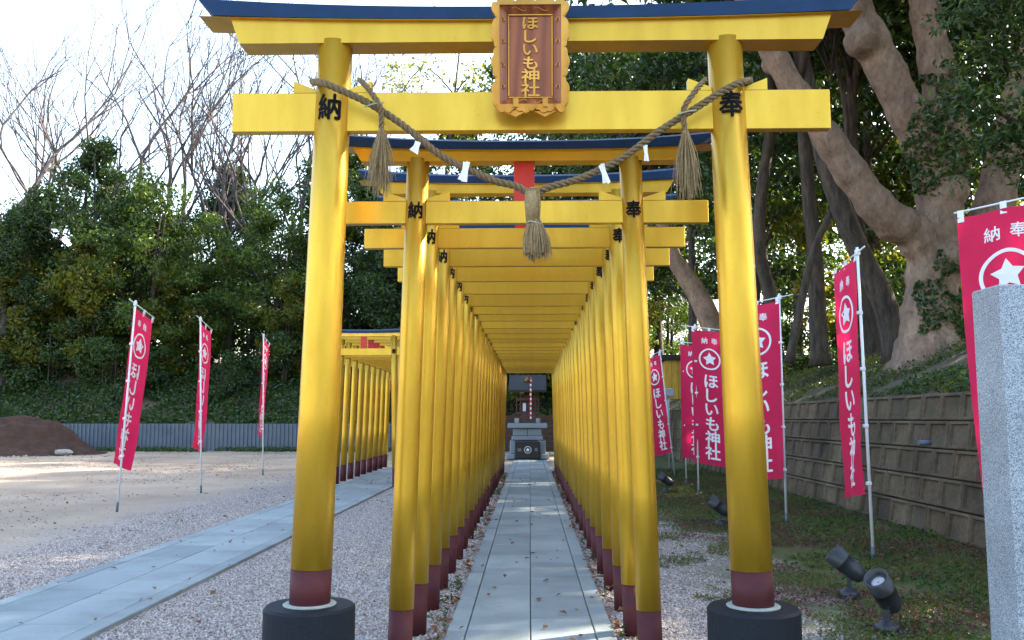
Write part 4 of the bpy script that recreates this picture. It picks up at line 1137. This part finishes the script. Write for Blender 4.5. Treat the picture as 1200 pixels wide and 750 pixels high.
# crown over the yard
cc = []; cr = []
r = random.Random(21)
for i in range(150):
    a = r.uniform(0, 6.283); d = math.sqrt(r.random()) * 7.0
    cc.append((math.cos(a) * d - 1.0, math.sin(a) * d * .9 + .5, 8.6 + r.uniform(0, 6.5) - d * .22)); cr.append(r.uniform(.6, 1.1))
v, f = leaves(clump_points(cc, cr, [110] * 150), .24, .5, .5)
link('crown', fast_mesh('crown', v, f, 'leaf_dark'), bigt)
# low leafy sprays in front of its limbs, upper right
cc = []; cr = []; m = MB()
for (pp_, e) in (([(1240, 180), (1200, 150), (1150, 120), (1105, 112)], .9), ([(1230, 60), (1190, 40), (1150, 50)], .8), ([(1245, 250), (1210, 175), (1165, 140)], .8), ([(1220, 0), (1180, -5), (1140, 15)], .8)):
    c = [bp(x, y, -3.4) - bo for x, y in pp_]
    q = spline(c, 16); m.tube(q, [.05 * (1 - i / 18) + .006 for i in range(17)], 6)
    for i in range(3, 17):
        for k in range(3):
            cc.append(q[i] + Vector((r.gauss(0, .3), r.gauss(0, .3), r.gauss(0, .28)))); cr.append(r.uniform(.16, .34))
m.build('branch', 'bark_dark', bigt)
v, f = leaves(clump_points([tuple(c) for c in cc], cr, [28] * len(cc)), .105, .5, .45)
o = link('foliage_spray', fast_mesh('foliage_spray', v, f, 'leaf_dark'), bigt)
# ivy creeping on the trunk
tri = co2[rng.integers(0, len(co2), 60000)]; tn = no
idx = rng.integers(0, len(co2), 60000); p_ = co2[idx]; q_ = no[idx]
wy = p_ + np.array(bo)
front_ = (q_[:, 1] < .1) & (wy[:, 2] < 7.5)
patch = snoise(p_ * np.array([1, 1, .8]), 2.4, 11)
sx_ = bp(1105, 330).x
keep = front_ & (patch > .0) & (rng.random(len(patch)) < .5) & (wy[:, 0] > sx_ - .6) & (wy[:, 0] < sx_ + .45)
pv = (p_ + q_ * .04)[keep][:3800]
v, f = leaves(pv, .085, .2, .7); link('ivy', fast_mesh('ivy', v, f, 'leaf_ground'), bigt)

# mid-distance trunks on the bank, traced by their feet
def stem_tree(pts, Y, r0, label, smooth=False):
    c = [P(x, y, Y) for x, y in pts]; base = Vector(c[0])
    t = thing('tall_tree', label, 'tree', base, 0); m = MB()
    q = trunk_tube(m, [p - base for p in c], r0, r0 * .55, 12, 20, .03)
    m.build('trunk', 'bark_smooth' if smooth else 'bark_dark', t)
    top = q[-1]; r = random.Random(int(pts[0][0])); cc = []; cr = []
    m2 = MB()
    for i in range(9):
        a = r.uniform(0, 6.283); L = r.uniform(1.5, 3.2); e = top + Vector((math.cos(a) * L, math.sin(a) * L, r.uniform(.4, 3)))
        m2.tube([top - Vector((0, 0, r.uniform(0, 1.6))), top.lerp(e, .5), e], [r0 * .3, r0 * .18, .02], 6)
        for k in range(6): cc.append(tuple(top.lerp(e, r.uniform(.4, 1.1)) + Vector((r.gauss(0, .5), r.gauss(0, .5), r.gauss(0, .4))))); cr.append(r.uniform(.5, .9))
    m2.build('branch', 'bark_dark', t)
    v, f = leaves(clump_points(cc, cr, [80] * len(cc)), .23, .5, .5); link('crown', fast_mesh('crown', v, f, 'leaf_dark'), t)
stem_tree([(1052, 424), (1038, 360), (1005, 290), (975, 215), (955, 140), (930, 20)], 17.6, .27, 'leaning grey trunk close behind the great forked tree')
stem_tree([(962, 428), (958, 370), (955, 300), (948, 230), (940, 120), (935, 0)], 20.5, .22, 'straight dark trunk standing behind the crimson edgewise banner')
stem_tree([(843, 400), (820, 350), (800, 318), (785, 290), (760, 200)], 25, .34, 'leaning brown trunk seen past the end of the tunnel beams', True)
stem_tree([(908, 420), (905, 360), (890, 290), (893, 220), (905, 120), (890, 0)], 22, .20, 'crooked dark trunk just right of the front gate pillar')
stem_tree([(1030, 425), (1018, 370), (1010, 300), (1000, 200), (998, 60)], 21, .20, 'slim dark trunk framed by the fork of the great tree')
stem_tree([(925, 425), (940, 350), (955, 290), (985, 220), (992, 140), (970, 20)], 19.5, .10, 'thin curving trunk between two straight trunks on the bank')

# ------------------------------------------------------------------ ground cover
def scatter_leaves(name, pts, size, mat, label, up=1.5, aspect=.55, parent=None):
    v, f = leaves(pts, size, up, aspect); return tag(link(name, fast_mesh(name, v, f, mat)), label, kind='stuff')
def uni(n, x0, x1, y0, y1):
    return np.stack([rng.uniform(x0, x1, n), rng.uniform(y0, y1, n)], 1)
# slope cover, left
q = uni(46000, -34, 5, BACKY + .15, 43.5); z = left_z(q[:, 0], q[:, 1])
nz = snoise(np.c_[q, 0 * q[:, 0]], .9, 5)
pts = np.c_[q, z + .05 + rng.random(len(q)) ** 2 * (.25 + .35 * np.clip(nz, 0, 1))][nz > -.55]
scatter_leaves('slope_undergrowth', pts, .17, 'leaf_ground', 'green undergrowth covering the slope above the ribbed wall', .8)
# bank cover, right
q = np.concatenate([uni(60000, 5.25, 9.5, 6, 26), uni(12000, 5.25, 11, 26, 38)]); z = right_z(q[:, 0], q[:, 1])
nz = snoise(np.c_[q, 0 * q[:, 0]], 1.1, 6)
k = nz > -.35
pts = np.c_[q, z + .02 + rng.random(len(q)) ** 2 * .22 * np.clip(nz + .4, .1, 1)][k]
gr = (rng.random(len(pts)) < np.clip((pts[:, 1] - 9) / 8, .25, .85))
scatter_leaves('bank_undergrowth', pts[~gr], .07, 'leaf_ground', 'green leafy undergrowth on the bank above the block wall', .9)
scatter_leaves('bank_grass', pts[gr], .055, 'leaf_moss', 'short yellowish grass on the bank above the block wall', .7, .3)
# moss, weeds and purple weeds between tunnel and wall
def weeds(n, thr, seed, sc, size, hmax, mat, name, label, x0=1.05):
    q = uni(n, x0, 4.62, 3.6, 24); nz = snoise(np.c_[q, 0 * q[:, 0]], sc, seed) + .5 * snoise(np.c_[q, 0 * q[:, 0]], sc * 3, seed + 1)
    k = nz - np.clip((2.3 - q[:, 0]) * 1.0, 0, 3) > thr; q = q[k]
    q = q[rng.random(len(q)) < np.clip(11 / q[:, 1], .25, 1)]
    return scatter_leaves(name, np.c_[q, .012 + rng.random(len(q)) ** 2.5 * hmax], size, mat, label, 1.1, .4)
weeds(190000, -.6, 31, 1.6, .026, .035, 'leaf_moss', 'moss', 'moss and clover over the soil between the tunnel and the block wall')
weeds(30000, .2, 41, 1.9, .048, .075, 'leaf_ground', 'grass', 'green weeds between the tunnel and the block wall')
weeds(95000, .1, 51, 2.3, .028, .05, 'leaf_purple', 'purple_weeds', 'reddish purple weeds among the moss')
# tufts along the path edges and wall foot
q = np.concatenate([np.c_[rng.choice([-1, 1], 2600) * (.56 + rng.random(2600) ** 2 * .14), rng.uniform(4, 23, 2600)], np.c_[4.62 - rng.random(3200) ** 2 * .35, rng.uniform(5, 30, 3200)]])
nz = snoise(np.c_[q, 0 * q[:, 0]], 1.7, 61); q = q[nz > .18]
scatter_leaves('edge_grass', np.c_[q, .01 + rng.random(len(q)) ** 2 * .07], .05, 'leaf_ground', 'grass tufts along the slab edges and wall foot', .9, .3)
# weeds at foot of ribbed wall
q = uni(5200, -22, -2.5, BACKY - 1.3, BACKY - .08); nz = snoise(np.c_[q, 0 * q[:, 0]], 1.2, 71); q = q[nz > 0]
scatter_leaves('wall_foot_weeds', np.c_[q, .02 + rng.random(len(q)) ** 2 * .16], .11, 'leaf_ground', 'weeds at the foot of the ribbed wall', .9)
# gravel stones
def gravel(n, x0, x1, y0, y1, s0, s1, excl):
    q = uni(n, x0, x1, y0, y1); k = np.ones(n, bool)
    for a, b_ in excl: k &= ~((q[:, 0] > a) & (q[:, 0] < b_))
    q = q[k]
    q = q[rng.random(len(q)) < np.clip((6.5 / q[:, 1]) ** 1.4, .10, 1)]
    q = q[rng.random(len(q)) < np.clip((2.15 + .6 * snoise(np.c_[q, 0 * q[:, 0]], 1.5, 91) - q[:, 0]) / .9, 0, 1)]; n = len(q)
    base = np.array([(1, 0, 0), (0, 1, 0), (-1, 0, 0), (0, -1, 0), (0, 0, .8), (0, 0, -.8)], float)
    tri = np.array([(0, 1, 4), (1, 2, 4), (2, 3, 4), (3, 0, 4), (1, 0, 5), (2, 1, 5), (3, 2, 5), (0, 3, 5)])
    s = rng.uniform(s0, s1, (n, 1, 1)) * rng.uniform(.6, 1.25, (n, 1, 3))
    a, b_, c = rand_rot(n); M = np.stack([a, b_, c], 1)
    v = np.einsum('nij,njk->nik', base[None] * s * rng.uniform(.75, 1.2, (n, 6, 1)), M)
    v[:, :, 0] += q[:, None, 0]; v[:, :, 1] += q[:, None, 1]; v[:, :, 2] += s[:, :, 0] * .3
    return v.reshape(-1, 3), (tri[None] + np.arange(n)[:, None, None] * 6).reshape(-1, 3)
EX = [(-.535, .535), (-3.9, -2.68)]
va, fa = gravel(240000, -5.2, 2.6, 4.2, 16, .006, .0115, EX)
tag(link('gravel', fast_mesh('gravel', va, fa, 'gravel_stone')), 'pale pinkish grey gravel around the paths', kind='stuff')
q0 = rng.bit_generator.state
def pebbles(n, x0, x1, y0, y1, s0, s1):
    q = uni(n, x0, x1, y0, y1); nz = snoise(np.c_[q, 0 * q[:, 0]], .8, 81); q = q[nz + rng.random(n) > .5]; n = len(q)
    base = np.array([(1, 0, 0), (0, 1, 0), (-1, 0, 0), (0, -1, 0), (0, 0, .7), (0, 0, -.7)], float)
    tri = np.array([(0, 1, 4), (1, 2, 4), (2, 3, 4), (3, 0, 4), (1, 0, 5), (2, 1, 5), (3, 2, 5), (0, 3, 5)])
    sc = (s0 + (s1 - s0) * rng.random((n, 1, 1)) ** 4) * rng.uniform(.6, 1.25, (n, 1, 3))
    v = base[None] * sc * rng.uniform(.75, 1.2, (n, 6, 1)); v[:, :, 0] += q[:, None, 0]; v[:, :, 1] += q[:, None, 1]; v[:, :, 2] += sc[:, :, 2] * .2
    return v.reshape(-1, 3), (tri[None] + np.arange(n)[:, None, None] * 6).reshape(-1, 3)
va, fa = pebbles(20000, -16, -4.4, 7, 36, .007, .028)
tag(link('pebbles', fast_mesh('pebbles', va, fa, 'pebble_stone')), 'loose pebbles strewn over the packed earth', kind='stuff')
va, fa = pebbles(900, -1.0, 4.2, -2.9, .6, .03, .10)
pz = np.interp(va[:, 0], [-1, 4.2], [0, 0])
va = va + np.array([mc.x, mc.y + 2.4, 0]); 
tag(link('clods', fast_mesh('clods', va, fa, 'rubble')), 'pale clods lying round the foot of the soil heap', kind='stuff')
# fallen leaves
q = np.concatenate([uni(420, -4.8, 3.5, 4.2, 20), uni(260, 1.2, 4.5, 4.5, 16), np.c_[rng.choice([-1, 1], 900) * (.52 + np.abs(rng.normal(0, .07, 900))), rng.uniform(4.2, 22, 900)], uni(28, -.5, .5, 4.5, 20), uni(120, -12, -4, 8, 30)])
v, f = leaves(np.c_[q, .034 + rng.random(len(q)) * .012], .05, 3.5, .62, .5, .12)
tag(link('fallen_leaves', fast_mesh('fallen_leaves', v, f, 'leaf_fallen')), 'dry brown leaves scattered over gravel, slabs and moss', kind='stuff')

# look-alike trees that share a landmark: tell them apart by their distance from the front gate
same = {}
for o in COL.objects:
    if o.parent is None and o.get('category') in ('tree', 'shrub'): same.setdefault(o['label'], []).append(o)
for lab, os_ in same.items():
    if 2 <= len(os_) <= 3:
        os_.sort(key=lambda o: (Vector(o.location) - Vector((0, Y1, 0))).length)
        for o, w_ in zip(os_, (' nearer the gate', ' farther from the gate') if len(os_) == 2 else (' nearest the gate', ' second from the gate', ' farthest from the gate')):
            if len((lab + w_).split()) <= 16: o['label'] = lab + ',' + w_
